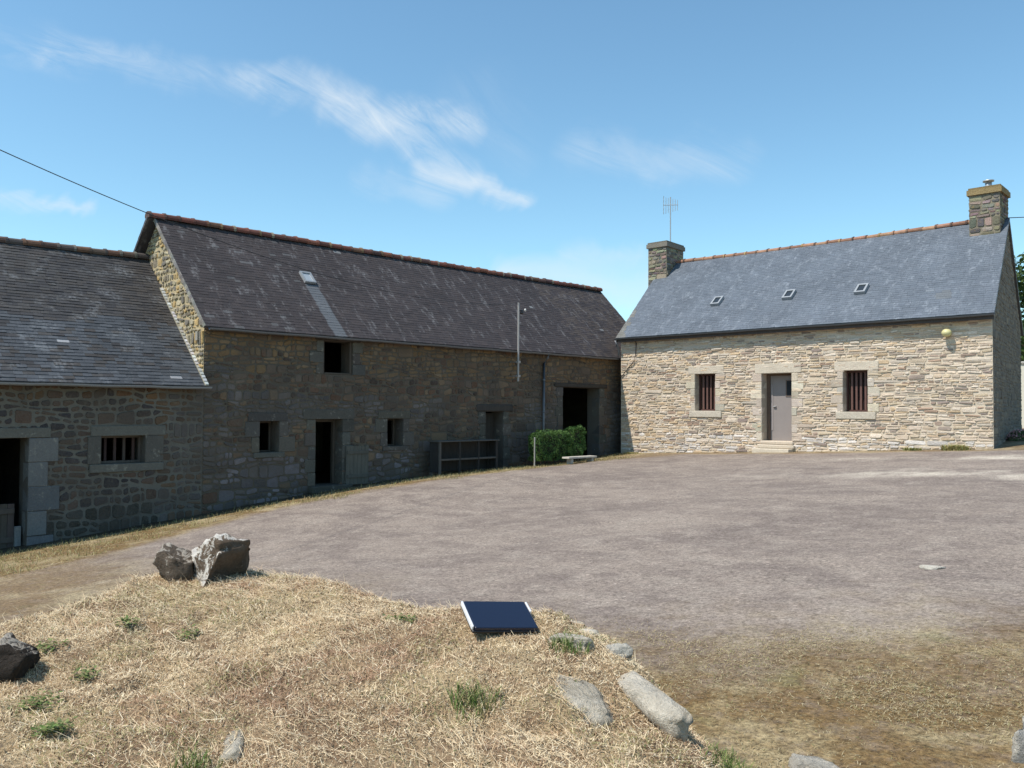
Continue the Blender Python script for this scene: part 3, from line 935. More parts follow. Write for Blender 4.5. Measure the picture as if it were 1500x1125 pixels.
def reveal(mb, O, U, hole, depth, col=(0.2, 0.18, 0.14), mat=0, bottom=True):
    U = Vector((U[0], U[1], 0)).normalized(); Nn = U.cross(Vector((0, 0, 1))); O = Vector((O[0], O[1], 0))
    u0, u1, z0, z1 = hole

    def P(u, z, d): return O + U * u + Vector((0, 0, z)) + Nn * d
    e = 0.0
    mb.face([P(u0, z0, e), P(u0, z1, e), P(u0, z1, -depth), P(u0, z0, -depth)], col, mat)
    mb.face([P(u1, z0, e), P(u1, z0, -depth), P(u1, z1, -depth), P(u1, z1, e)], col, mat)
    mb.face([P(u0, z1, e), P(u1, z1, e), P(u1, z1, -depth), P(u0, z1, -depth)], col, mat)
    if bottom: mb.face([P(u0, z0, e), P(u0, z0, -depth), P(u1, z0, -depth), P(u1, z0, e)], col, mat)


def block(parent, name, plane, u0, u1, z0, z1, d0, d1, mat, col, bev=0.012, j=0.004):
    """dressed stone or beam: plane 'barn' (u = Y, outward +X) or 'house' (u = X, outward -Y)"""
    mb = MB()
    add_block(mb, plane, u0, u1, z0, z1, d0, d1, col, bev, j)
    return mb.build(name, mat, parent)


BX, HY = -18.1, 23.5


def add_block(mb, plane, u0, u1, z0, z1, d0, d1, col, bev=0.012, j=0.004, mat=0):
    if plane == 'barn': mb.box(BX + d0, BX + d1, u0, u1, z0, z1, col, mat, bev, j)
    else: mb.box(u0, u1, HY - d1, HY - d0, z0, z1, col, mat, bev, j)


def jambs(parent, plane, u0, u1, z0, z1, wa, wb, n, pal, mat=None, sides=(0, 1), d1=0.03):
    """long-and-short dressed blocks either side of an opening, one mesh per side"""
    for s in sides:
        mb = MB(); z = z0
        for i in range(n):
            h = (z1 - z0) / n
            w = wa if (i + s) % 2 == 0 else wb
            w *= random.uniform(0.85, 1.15)
            a, b = (u0 - w, u0) if s == 0 else (u1, u1 + w)
            add_block(mb, plane, a, b, z + 0.004, z + h - 0.004, -0.3, d1 + random.uniform(-.006, .006), pick(pal))
            z += h
        mb.build('jamb', mat or M_DRESSED, parent)


def slates(mb, P0, U, S, L, H, expo, width, colf, thick=0.009, seed=3, skip=None):
    """courses of slates on the plane at P0 spanned by U (along the eave) and S (up the slope)"""
    rs = random.Random(seed)
    U = Vector(U); S = Vector(S)
    Nn = U.cross(S).normalized()
    if Nn.z < 0: Nn = -Nn
    P0 = Vector(P0)
    n = int(H / expo)
    ex = H / n
    for k in range(n):
        s0 = k * ex; s1 = min(H, s0 + ex * 1.12)
        u = -rs.uniform(0, width)
        wob = rs.uniform(-.004, .004)
        while u < L:
            w = width * rs.uniform(0.75, 1.25)
            a, b = max(u + 0.0015, 0), min(u + w - 0.0015, L)
            u += w
            if b - a < 0.03: continue
            um, sm = (a + b) / 2, (s0 + s1) / 2
            if skip and skip(um, sm): continue
            t = thick * rs.uniform(0.6, 1.7)
            jl, jr = rs.uniform(-.006, .006) + wob, rs.uniform(-.006, .006) + wob
            hi = 0.001
            A = P0 + U * a + S * (s0 + jl); B = P0 + U * b + S * (s0 + jr)
            C = P0 + U * b + S * s1; D = P0 + U * a + S * s1
            vs = [A + Nn * (t + hi), B + Nn * (t + hi + rs.uniform(-.002, .002)), C + Nn * hi, D + Nn * hi, A, B]
            mb.raw(vs, [(0, 1, 2, 3), (4, 5, 1, 0), (4, 0, 3), (5, 2, 1)], colf(um, sm, rs), 0)


def slab(mb, P0, U, S, L, H, th, col, mat=0, drop=0.003):
    """the boarding under a roof slope, th thick"""
    U = Vector(U); S = Vector(S); Nn = U.cross(S).normalized()
    if Nn.z < 0: Nn = -Nn
    P0 = Vector(P0) - Nn * drop
    q = [P0, P0 + U * L, P0 + U * L + S * H, P0 + S * H]
    vs = q + [p - Nn * th for p in q]
    mb.raw(vs, [(0, 1, 2, 3), (7, 6, 5, 4), (0, 4, 5, 1), (1, 5, 6, 2), (2, 6, 7, 3), (3, 7, 4, 0)], col, mat)


def ridge_tiles(parent, A, B, cols, mort, r=0.125, step=0.38, sag=0.03):
    mb = MB()
    A = Vector(A); B = Vector(B); D = (B - A); L = D.length; D.normalize()
    side = D.cross(Vector((0, 0, 1))).normalized()
    n = int(L / step)
    for i in range(n):
        c = pick(cols)
        t0, t1 = i * L / n, (i + 1) * L / n
        dz = random.uniform(-.012, .012); yaw = random.uniform(-.012, .012)
        for (ta, tb, rr, cc) in ((t0, t1 + 0.01, r, c), (t0 - 0.01, t0 + 0.05, r + 0.018, pick(mort) if random.random() < .7 else c)):
            vs = []
            for e, t in ((-1, ta), (1, tb)):
                sg = -sag * math.sin(math.pi * t / L)
                for k in range(9):
                    an = math.radians(-25 + 230 * k / 8)
                    R = rr * (1 + 0.04 * e)
                    vs.append(A + D * t + side * (math.cos(an) * R + e * yaw) + Vector((0, 0, math.sin(an) * R * 0.85 - 0.02 + dz + sg)))
            mb.raw(vs, [(k, k + 1, 10 + k, 9 + k) for k in range(8)] + [tuple(range(9)), tuple(range(17, 8, -1))], cc)
    return mb.build('ridge_tiles', M_TILE, parent)


def gutter(parent, A, B, r=0.06, mat=None, out=(1, 0, 0)):
    """half-round gutter hung just below the slate edge"""
    mb = MB(); A = Vector(A); B = Vector(B); out = Vector(out)
    n = 7; vs = []
    segs = 24
    for i in range(segs + 1):
        p = A.lerp(B, i / segs) + Vector((0, 0, 0.006 * math.sin(i * 1.9)))
        for k in range(n):
            an = math.pi + math.pi * k / (n - 1)
            vs.append(p + out * (math.cos(an) * r) + Vector((0, 0, math.sin(an) * r)))
        for k in range(n - 1, -1, -1):
            an = math.pi + math.pi * k / (n - 1)
            vs.append(p + out * (math.cos(an) * (r - .006)) + Vector((0, 0, math.sin(an) * (r - .006))))
    w = 2 * n
    fs = [(i * w + k, i * w + (k + 1) % w, (i + 1) * w + (k + 1) % w, (i + 1) * w + k) for i in range(segs) for k in range(w)]
    fs += [tuple(range(w)), tuple(segs * w + k for k in range(w))[::-1]]
    mb.raw(vs, fs)
    return mb.build('gutter', mat or M_ZINC, parent, smooth=False)


def nf(x, y, s):
    return float(fbm(np.array([x]), np.array([y]), s)[0])


# ================================================================== the long barn
_K = 0.76
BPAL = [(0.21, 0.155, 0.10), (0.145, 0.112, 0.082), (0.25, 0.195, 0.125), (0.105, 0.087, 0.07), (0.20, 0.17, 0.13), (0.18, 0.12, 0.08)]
BWARM = [(0.27, 0.20, 0.105), (0.24, 0.17, 0.09), (0.30, 0.235, 0.14)]
BGREY = [(0.17, 0.165, 0.15), (0.14, 0.14, 0.135), (0.20, 0.195, 0.18)]
WASH = [(0.30, 0.30, 0.315), (0.24, 0.24, 0.255), (0.18, 0.18, 0.185)]
GRANITE_D = [(0.105, 0.097, 0.082), (0.09, 0.084, 0.073), (0.112, 0.10, 0.083)]
BY0, BY1 = 8.85, 25.95
BRX, BRZ = -20.6, 4.60
BEX, BEZ = -17.86, 1.785
bslope = (BRZ - BEZ) / (BEX - BRX)
barn = empty('stone_barn', (-19.5, 17, -1.9), 'long tall dark stone barn with purple slate roof and black door openings', 'barn')
B_HOLES = dict(loft=(11.94, 12.81, 0.84, 1.68), win_a=(10.23, 10.74, -1.04, -0.31), door=(11.74, 12.52, -1.9, -0.27), win_b=(13.93, 14.46, -0.99, -0.26),
               lintel_door=(17.52, 18.26, -2.2, -0.07), cart=(20.97, 22.85, -1.75, 0.73))


def _wash(y, z):
    return 2.2 * nf(y * 1.7, z * 2.6, 19)


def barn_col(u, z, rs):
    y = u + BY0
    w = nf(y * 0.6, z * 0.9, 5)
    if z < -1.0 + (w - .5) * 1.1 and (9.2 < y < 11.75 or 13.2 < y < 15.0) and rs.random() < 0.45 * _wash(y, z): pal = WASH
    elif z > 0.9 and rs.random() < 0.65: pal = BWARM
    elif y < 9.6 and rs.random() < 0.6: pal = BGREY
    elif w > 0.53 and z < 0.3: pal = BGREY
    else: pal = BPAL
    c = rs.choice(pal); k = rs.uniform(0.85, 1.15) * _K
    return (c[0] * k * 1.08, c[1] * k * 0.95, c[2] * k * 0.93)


mb = MB()
holes_rel = [(a - BY0, b - BY0, c, d) for a, b, c, d in B_HOLES.values()]
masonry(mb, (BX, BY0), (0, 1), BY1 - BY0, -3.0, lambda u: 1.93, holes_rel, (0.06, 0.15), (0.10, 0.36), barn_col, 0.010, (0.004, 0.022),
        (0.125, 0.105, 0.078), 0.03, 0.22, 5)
for h in holes_rel: reveal(mb, (BX, BY0), (0, 1), h, 0.5, (0.12, 0.105, 0.085), 0)
# gable towards the low barn, far gable and rear wall
GW = 2 * (BX - BRX)
gtop = lambda u: min(BRZ - 0.08 - abs(u - GW / 2) * bslope, 9)


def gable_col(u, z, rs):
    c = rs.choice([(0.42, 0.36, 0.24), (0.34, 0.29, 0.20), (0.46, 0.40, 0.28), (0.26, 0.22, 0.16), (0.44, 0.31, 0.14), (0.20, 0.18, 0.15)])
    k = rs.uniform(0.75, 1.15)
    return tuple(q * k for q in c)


gpoly = [(0, -3), (GW, -3), (GW, 1.93), (GW / 2, BRZ - 0.08), (0, 1.93)]
wall = mb.build('wall', [M_BARN_MORTAR, M_BARN_STONE], barn)
mb = MB()
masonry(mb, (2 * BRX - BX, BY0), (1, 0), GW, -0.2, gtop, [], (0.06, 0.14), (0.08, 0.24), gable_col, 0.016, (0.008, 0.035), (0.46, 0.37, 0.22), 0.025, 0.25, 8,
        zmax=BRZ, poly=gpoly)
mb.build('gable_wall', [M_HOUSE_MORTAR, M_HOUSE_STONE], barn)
mb = MB()
x2 = 2 * BRX - BX
mb.face([(BX, BY1, -3), (x2, BY1, -3), (x2, BY1, 1.93), (BRX, BY1, BRZ - .08), (BX, BY1, 1.93)], (0.2, 0.17, 0.12), 0)
mb.face([(x2, BY1, -3), (x2, BY0, -3), (x2, BY0, 1.93), (x2, BY1, 1.93)], (0.2, 0.17, 0.12), 0)
mb.box(x2 + 0.1, BX - 0.6, BY0 + 0.1, BY1 - 0.1, -2.0, -1.96, (0.06, 0.05, 0.04), 0)
for yy in (11.2, 15.2, 19.6): mb.box(x2 + 0.1, BX - 0.62, yy, yy + 0.3, -1.95, 2.2, (0.08, 0.07, 0.055), 0)
mb.build('rear_wall', [M_BARN_MORTAR], barn)


def barn_slate(u, s, rs):
    y = u + BY0 - 0.1
    # a clean grey run below the metal skylight
    c0 = 12.33 + (1 - s / 3.9) * 0.02
    if True:
        base = rs.choice([(0.0590, 0.0484, 0.0476), (0.0549, 0.0459, 0.0459), (0.0631, 0.0517, 0.0500), (0.0517, 0.0435, 0.0435)])
        if y < 12.3 and rs.random() < 0.04: base = (0.094, 0.089, 0.089)
        if y > 22 and rs.random() < 0.5: base = (0.078, 0.063, 0.056)
        if rs.random() < 0.0015: base = (0.20, 0.20, 0.20)
    k = rs.uniform(0.93, 1.07)
    return tuple(q * k for q in base)


mb = MB()
bl = math.hypot(BRX - BEX, BRZ - BEZ)
Sf = ((BRX - BEX) / bl, 0, (BRZ - BEZ) / bl); Sb = (-Sf[0], 0, Sf[2])
LB = BY1 - BY0 + 0.2
slates(mb, (BEX, BY0 - 0.1, BEZ), (0, 1, 0), Sf, LB, bl, 0.10, 0.2, barn_slate, 0.0045, seed=11)
slab(mb, (BEX, BY0 - 0.1, BEZ), (0, 1, 0), Sf, LB, bl, 0.05, (0.07, 0.065, 0.07))
xe2 = 2 * BRX - BEX
slates(mb, (xe2, BY0 - 0.27, BEZ), (0, 1, 0), Sb, LB + 0.17, bl, 0.23, 0.4, barn_slate, seed=12)
slab(mb, (xe2, BY0 - 0.27, BEZ), (0, 1, 0), Sb, LB + 0.17, bl, 0.06, (0.06, 0.055, 0.06))
# mortar fillet that closes the near verge
mb.box(BX - 0.3, BX - 0.2, BY0 - 0.06, BY0 - 0.02, 1.5, 1.7, (0.3, 0.28, 0.24))
roof = mb.build('roof', M_SLATE_BARN, barn)
mb = MB()
for i in range(34):
    t0, t1 = i / 34, (i + 1) / 34
    p = Vector((BEX, BY0 - 0.115, BEZ)).lerp(Vector((BRX, BY0 - 0.115, BRZ)), t0); q = Vector((BEX, BY0 - 0.115, BEZ)).lerp(Vector((BRX, BY0 - 0.115, BRZ)), t1)
    w = random.uniform(0.05, 0.08)
    nrm = Vector((-Sf[2], 0, Sf[0])) * -1
    dn = -Vector((Sf[2], 0, -Sf[0]))
    mb.raw([p + dn * -0.012, q + dn * -0.012, q + dn * w, p + dn * w, p + dn * -0.012 + Vector((0, .03, 0)), q + dn * -0.012 + Vector((0, .03, 0)), q + dn * w + Vector((0, .03, 0)), p + dn * w + Vector((0, .03, 0))],
           [(0, 3, 2, 1), (4, 5, 6, 7), (0, 1, 5, 4), (3, 7, 6, 2)], pick([(0.30, 0.28, 0.25), (0.22, 0.21, 0.2)]))
mb.build('verge_trim', M_BARN_STONE, roof)
TERRA_OLD = [(0.18, 0.065, 0.045), (0.14, 0.055, 0.042), (0.21, 0.08, 0.05), (0.10, 0.052, 0.045), (0.17, 0.085, 0.05)]
LICH = [(0.20, 0.13, 0.07), (0.22, 0.19, 0.14), (0.11, 0.06, 0.045), (0.09, 0.055, 0.045)]
rt = ridge_tiles(roof, (BRX, BY0 - 0.25, BRZ + 0.03), (BRX, BY1 + 0.12, BRZ + 0.03), TERRA_OLD, LICH, 0.12, 0.36)
gutter(barn, (BEX + 0.045, BY0 - 0.02, BEZ - 0.035), (BEX + 0.045, BY1 - 2.4, BEZ - 0.03), 0.05, M_ZINC, (1, 0, 0))

# metal skylight
sk = MB()
c0 = Vector((BEX, 12.12, BEZ)) + Vector(Sf) * 2.02
Nf = Vector((0, 1, 0)).cross(Vector(Sf)); Nf = Nf if Nf.z > 0 else -Nf


def roof_frame(mb, P, U, S, w, h, t, fr, N_):
    U = Vector(U); S = Vector(S)
    for a, b, c, d in ((0, w, 0, fr), (0, w, h - fr, h), (0, fr, fr, h - fr), (w - fr, w, fr, h - fr)):
        q = [P + U * a + S * c, P + U * b + S * c, P + U * b + S * d, P + U * a + S * d]
        mb.raw(q + [p + N_ * t for p in q], [(4, 5, 6, 7), (0, 1, 5, 4), (1, 2, 6, 5), (2, 3, 7, 6), (3, 0, 4, 7)])


roof_frame(sk, c0, (0, 1, 0), Sf, 0.33, 0.42, 0.07, 0.05, Nf)
sko = sk.build('skylight', M_PALE_ZINC, roof)
mb = MB(); q = [c0 + Vector((0, a, 0)) + Vector(Sf) * b + Nf * 0.045 for a, b in ((.04, .04), (.29, .04), (.29, .38), (.04, .38))]
mb.face(q); mb.build('pane', plain_mat('skylight_glass', (0.34, 0.37, 0.40), 0.25, 0.1, 6, 0, 0, 0.5), sko)

# openings
WOOD_D = (0.085, 0.068, 0.052)
wn_ = MB()
def small_window(h, sillh=0.12):
    y0, y1, z0, z1 = h
    m_ = MB()
    for a, b, c, d in ((y0, y0 + .05, z0, z1), (y1 - .05, y1, z0, z1), (y0 + .05, y1 - .05, z1 - .05, z1), (y0 + .05, y1 - .05, z0, z0 + .04)):
        add_block(m_, 'barn', a, b, c, d, -0.42, -0.36, WOOD_D, 0.006, 0.002)
    w = m_.build('window', M_OLDWOOD, barn)
    block(w, 'lintel', 'barn', y0 - 0.3, y1 + 0.22, z1, z1 + 0.2, -0.3, 0.035, M_DRESSED, pick(GRANITE_D))
    block(w, 'sill', 'barn', y0 - 0.15, y1 + 0.15, z0 - sillh, z0, -0.3, 0.045, M_DRESSED, pick(GRANITE_D))
    jambs(w, 'barn', y0, y1, z0, z1, 0.24, 0.38, 2, GRANITE_D)
    return w


small_window(B_HOLES['win_a']); small_window(B_HOLES['win_b'])
# loft opening under the eave
y0, y1, z0, z1 = B_HOLES['loft']
m_ = MB()
add_block(m_, 'barn', y1 - 0.07, y1, z0, z1, -0.25, -0.02, WOOD_D); add_block(m_, 'barn', y0, y0 + 0.05, z0, z1, -0.25, -0.02, WOOD_D)
add_block(m_, 'barn', y0 + .05, y1 - .07, z0, z0 + 0.05, -0.25, 0.0, WOOD_D)
lo = m_.build('loft_hatch', M_OLDWOOD, barn)
block(lo, 'lintel', 'barn', y0 - 0.25, y1 + 0.25, z1, z1 + 0.12, -0.3, 0.02, M_OLDWOOD, (0.06, 0.05, 0.04))
jambs(lo, 'barn', y0, y1, z0, z1, 0.2, 0.36, 3, GRANITE_D)
# stable door: opening, half leaf folded back against the wall
y0, y1, z0, z1 = B_HOLES['door']
m_ = MB()
add_block(m_, 'barn', y0 + 0.0, y0 + 0.06, z0, z1, -0.4, -0.3, WOOD_D); add_block(m_, 'barn', y0 + .06, y1 - .06, z1 - .07, z1, -0.4, -0.3, WOOD_D)
add_block(m_, 'barn', y1 - 0.06, y1, z0, z1, -0.4, -0.3, WOOD_D)
dr_ = m_.build('door_frame', M_OLDWOOD, barn)
block(dr_, 'lintel', 'barn', y0 - 0.36, y1 + 0.35, z1, z1 + 0.24, -0.3, 0.035, M_DRESSED, pick(GRANITE_D))
jambs(dr_, 'barn', y0, y1, z0, z1, 0.22, 0.34, 5, GRANITE_D)
block(dr_, 'threshold', 'barn', y0 - 0.2, y1 + 0.2, z0 - 0.16, z0, -0.3, 0.22, M_DRESSED, pick(GRANITE_D))
m_ = MB()
for i in range(6):
    a = 12.60 + i * 0.115
    add_block(m_, 'barn', a, a + 0.111, -1.92, -0.95 + random.uniform(-.006, .006), 0.05, 0.085, (0.115, 0.108, 0.088), 0.004, 0.001)
for zz in (-1.75, -1.15): add_block(m_, 'barn', 12.62, 13.27, zz, zz + 0.09, 0.086, 0.11, (0.10, 0.094, 0.078), 0.004, 0.001)
hd = m_.build('half_door', M_OLDWOOD, barn)
# wooden lintel door
y0, y1, z0, z1 = B_HOLES['lintel_door']
m_ = MB()
for i in range(6):
    a = y0 + 0.02 + i * (y1 - y0 - .04) / 6
    add_block(m_, 'barn', a, a + (y1 - y0 - .04) / 6 - .004, z0, z1 - 0.05, -0.42, -0.38, (0.05, 0.042, 0.034), 0.003, 0.001)
d2 = m_.build('plank_door', M_OLDWOOD, barn)
block(d2, 'lintel', 'barn', 17.15, 18.66, z1, z1 + 0.22, -0.3, 0.05, M_OLDWOOD, (0.055, 0.047, 0.04), 0.03, 0.012)
jambs(d2, 'barn', y0, y1, z0, z1, 0.2, 0.3, 6, GRANITE_D)
# cart door
y0, y1, z0, z1 = B_HOLES['cart']
m_ = MB()
add_block(m_, 'barn', 20.55, 23.25, z1, z1 + 0.13, -0.4, 0.06, (0.05, 0.043, 0.036), 0.02, 0.008)
cl_ = m_.build('cart_door_lintel', M_OLDWOOD, barn)
jambs(cl_, 'barn', y0, y1, z0, z1, 0.24, 0.36, 8, GRANITE_D)
# downpipe
mb = MB()
px_ = BX + 0.09
mb.tube([(BEX + 0.05, 19.97, BEZ - 0.07), (BEX + 0.03, 19.97, BEZ - 0.16), (px_, 19.97, BEZ - 0.34), (px_, 19.97, -0.5), (px_, 19.97, -1.68)], 0.042, (1, 1, 1), 0, 10)
for zz in (0.9, -0.1, -1.1): mb.tube([(px_, 19.97, zz), (px_, 19.97, zz + 0.05)], 0.052)
mb.build('downpipe', M_ZINC, barn, True)

# ================================================================== the low barn
low = empty('low_barn', (-19.5, 4, -2.7), 'lower stone outbuilding with weathered slate roof joined to the left end of the barn', 'barn')
LY0, LY1 = -2.0, 8.85
LEX, LEZ = -17.84, 0.47
LRX, LRZ = -21.1, 3.66
L_HOLES = dict(win=(6.70, 7.59, -1.16, -0.59), door=(4.36, 5.37, -3.2, -0.60))


def low_col(u, z, rs):
    y = u + LY0
    if z > 0.1 and rs.random() < 0.5: pal = [(0.17, 0.11, 0.065), (0.20, 0.14, 0.08)]
    elif y > 7.9: pal = BGREY + BPAL[:2]
    elif z < -2.1: pal = [(0.07, 0.075, 0.06), (0.10, 0.10, 0.085)]
    else: pal = [(0.105, 0.10, 0.098), (0.125, 0.115, 0.10), (0.15, 0.125, 0.098), (0.085, 0.085, 0.088), (0.17, 0.13, 0.1)]
    c = rs.choice(pal); k = rs.uniform(0.8, 1.2) * 0.68
    return (c[0] * k * 1.08, c[1] * k * 0.95, c[2] * k * 0.93)


mb = MB()
hr_ = [(a - LY0, b - LY0, c, d) for a, b, c, d in L_HOLES.values()]
masonry(mb, (BX, LY0), (0, 1), LY1 - LY0 - 0.001, -3.2, lambda u: 0.62, hr_, (0.09, 0.18), (0.12, 0.36), low_col, 0.024, (0.004, 0.02),
        (0.17, 0.157, 0.13), 0.03, 0.2, 15)
for h in hr_: reveal(mb, (BX, LY0), (0, 1), h, 0.5, (0.12, 0.11, 0.095), 0)
mb.face([(BX, LY0, -3.2), (BX, LY0, .62), (LRX, LY0, LRZ - .1), (2 * LRX - BX, LY0, .62), (2 * LRX - BX, LY0, -3.2)], (0.2, 0.18, 0.15), 0)
mb.face([(2 * LRX - BX, LY0, -3.2), (2 * LRX - BX, LY0, .62), (2 * LRX - BX, LY1, .62), (2 * LRX - BX, LY1, -3.2)], (0.2, 0.18, 0.15), 0)
mb.box(2 * LRX - BX + .1, BX - 0.6, LY0 + .1, LY1 - .1, -2.8, -2.75, (0.05, 0.045, 0.04), 0)
mb.face([(2 * LRX - BX, LY1 - .004, -3.2), (-22.9, LY1 - .004, -3.2), (-22.9, LY1 - .004, 2.1), (2 * LRX - BX, LY1 - .004, .66)], (0.2, 0.18, 0.15), 0)
mb.box(2 * LRX - BX + .1, BX - 0.62, 5.75, 6.0, -2.75, 1.2, (0.08, 0.07, 0.06), 0)
mb.build('wall', [stone_mat('grey_lime_mortar', 0.5, (0.24, 0.22, 0.18), 0.3, 0.6, (0.10, 0.085, 0.07)), M_BARN_STONE], low)


def low_slate(u, s, rs):
    y = u + LY0
    w = nf(y * 0.5, s * 0.7, 77)
    if s < 2.2 + (w - .5) * 2 and rs.random() < 0.8: base = rs.choice([(0.0705, 0.0754, 0.0836), (0.0787, 0.0836, 0.0918), (0.0631, 0.0672, 0.0738)])
    else: base = rs.choice([(0.0578, 0.0544, 0.0544), (0.0485, 0.0459, 0.0467), (0.0663, 0.0620, 0.0595), (0.0603, 0.0544, 0.0510)])
    if rs.random() < 0.0016: base = (0.3, 0.3, 0.31)
    k = rs.uniform(0.92, 1.08)
    return tuple(q * k for q in base)


mb = MB()
ll = math.hypot(LRX - LEX, LRZ - LEZ)
Lf = ((LRX - LEX) / ll, 0, (LRZ - LEZ) / ll)
slates(mb, (LEX, LY0, LEZ), (0, 1, 0), Lf, LY1 - LY0 - 0.03, ll, 0.098, 0.21, low_slate, 0.009, 21)
slab(mb, (LEX, LY0, LEZ), (0, 1, 0), Lf, LY1 - LY0 - 0.03, ll, 0.05, (0.06, 0.06, 0.065))
xl2 = 2 * LRX - LEX
slates(mb, (xl2, LY0, LEZ), (0, 1, 0), (-Lf[0], 0, Lf[2]), LY1 - LY0 - 0.03, ll, 0.22, 0.4, low_slate, 0.012, 22)
slab(mb, (xl2, LY0, LEZ), (0, 1, 0), (-Lf[0], 0, Lf[2]), LY1 - LY0 - 0.03, ll, 0.05, (0.06, 0.06, 0.065))
lroof = mb.build('roof', M_SLATE_LOW, low)
ridge_tiles(lroof, (LRX, LY0, LRZ + 0.02), (LRX, LY1 - 0.02, LRZ + 0.02), [(0.10, 0.065, 0.05), (0.075, 0.06, 0.055), (0.13, 0.07, 0.045)], [(0.2, 0.14, 0.06), (0.13, 0.12, 0.1), (0.09, 0.08, 0.07)], 0.12, 0.34, 0.05)
gutter(low, (LEX + 0.055, LY0, LEZ - 0.02), (LEX + 0.055, LY1 + 0.03, LEZ - 0.02), 0.055, M_PALE_ZINC if False else plain_mat('dull_zinc', (0.24, 0.255, 0.27), 0.5, 0.2, 7, 0.2, 0.1), (1, 0, 0))
mb = MB()
Nl = Vector((Lf[2], 0, -Lf[0]))
q0 = Vector((LEX, LY1 - 0.09, LEZ)) + Nl * 0.012; q1 = q0 + Vector(Lf) * 3.38
mb.raw([q0, q0 + Vector((0, .088, 0)), q1 + Vector((0, .088, 0)), q1] + [q + Nl * .013 for q in (q0, q0 + Vector((0, .088, 0)), q1 + Vector((0, .088, 0)), q1)], [(4, 5, 6, 7), (0, 4, 7, 3), (1, 2, 6, 5), (0, 1, 5, 4), (2, 3, 7, 6), (0, 3, 2, 1)], (0.30, 0.27, 0.2))
for i in range(40):
    if random.random() < 0.12: continue
    s = 0.02 + i * ll / 42
    if s > 3.35: break
    p = Vector((LEX, LY1 - 0.075, LEZ)) + Vector(Lf) * s + Nl * 0.040
    e = Vector(Lf) * 0.075
    q = [p, p + Vector((0, .07, 0)), p + Vector((0, .07, 0)) + e, p + e]
    mb.raw(q + [k - Nl * .02 for k in q], [(0, 1, 2, 3), (0, 4, 5, 1), (1, 5, 6, 2), (2, 6, 7, 3), (3, 7, 4, 0)], pick([(0.62, 0.62, 0.62), (0.5, 0.5, 0.5), (0.4, 0.39, 0.36)]))
mb.build('flashing', M_PAINT, lroof)
# barred window
y0, y1, z0, z1 = L_HOLES['win']
m_ = MB()
for a, b, c, d in ((y0, y0 + .05, z0, z1), (y1 - .05, y1, z0, z1), (y0 + .05, y1 - .05, z1 - .05, z1), (y0 + .05, y1 - .05, z0, z0 + .05)):
    add_block(m_, 'barn', a, b, c, d, -0.28, -0.2, (0.11, 0.09, 0.075), 0.006, 0.002)
w = m_.build('window', M_OLDWOOD, low)
LG_ = [(0.25, 0.235, 0.205), (0.21, 0.20, 0.18), (0.23, 0.225, 0.21)]
block(w, 'lintel', 'barn', 6.50, 8.02, z1, z1 + 0.21, -0.3, 0.03, M_DRESSED, (0.145, 0.136, 0.115))
block(w, 'sill', 'barn', 6.48, 7.98, z0 - 0.17, z0, -0.3, 0.05, M_DRESSED, (0.145, 0.136, 0.115))
for s_, a, b in ((0, 6.44, y0), (1, y1, 7.98)):
    block(w, 'jamb', 'barn', a, b, z0 + 0.003, z1 - 0.003, -0.3, 0.028, M_DRESSED, (0.115, 0.105, 0.09))
for i in range(4):
    a = y0 + 0.14 + i * 0.19
    block(w, 'bar', 'barn', a, a + 0.055, z0 + .05, z1 - .05, -0.26, -0.215, M_OLDWOOD, pick([(0.07, 0.05, 0.04), (0.06, 0.035, 0.03)]), 0.005, 0.002)
# doorway with half leaf
y0, y1, z0, z1 = L_HOLES['door']
m_ = MB()
for i in range(7):
    a = 4.40 + i * 0.118
    add_block(m_, 'barn', a, a + 0.114, -2.8, -1.86 + random.uniform(-.012, .012), -0.3, -0.26, pick([(0.10, 0.08, 0.065), (0.085, 0.07, 0.058)]), 0.004, 0.001)
for zz in (-2.6, -2.05): add_block(m_, 'barn', 4.42, 5.22, zz, zz + .1, -0.259, -0.23, (0.10, 0.08, 0.065), 0.004, 0.001)
ld = m_.build('half_door', M_OLDWOOD, low)
block(ld, 'lintel', 'barn', 4.0, 5.75, z1, z1 + 0.2, -0.3, 0.03, M_DRESSED, (0.145, 0.136, 0.115))
LGD = [(0.165, 0.163, 0.158), (0.145, 0.145, 0.143), (0.175, 0.172, 0.163)]
jambs(ld, 'barn', y0, y1, -2.95, z1, 0.36, 0.52, 5, LGD)
block(ld, 'post', 'barn', 5.22, 5.34, -2.8, -2.3, -0.29, -0.2, M_DRESSED, (0.23, 0.23, 0.22))

# ================================================================== the cottage
house = empty('stone_cottage', (-12, 27, -1.0), 'pale sunlit stone cottage with blue-grey slate roof and two chimneys', 'cottage')
SKEW = -0.15
HX0, HX1 = -17.66, -6.25
HD = 6.8
HEY, HEZ = 23.26, 2.44
HRY, HRZ = 26.9, 5.47
H_HOLES = dict(w1=(-14.75, -14.03, -0.01, 1.15), door=(-12.46, -11.52, -0.88, 1.11), w2=(-10.01, -9.33, -0.01, 1.13))
HPAL = [(0.64, 0.56, 0.43), (0.60, 0.52, 0.38), (0.68, 0.61, 0.50), (0.56, 0.475, 0.36), (0.66, 0.575, 0.46), (0.58, 0.535, 0.45), (0.54, 0.47, 0.385), (0.70, 0.64, 0.54)]
HDARK = [(0.40, 0.32, 0.26), (0.36, 0.31, 0.265), (0.44, 0.33, 0.25), (0.33, 0.28, 0.25)]
HOCHRE = [(0.62, 0.50, 0.335), (0.64, 0.52, 0.36), (0.58, 0.47, 0.335)]


def _warm(c): return (c[0] * 0.97, c[1] * 0.90, c[2] * 0.87)


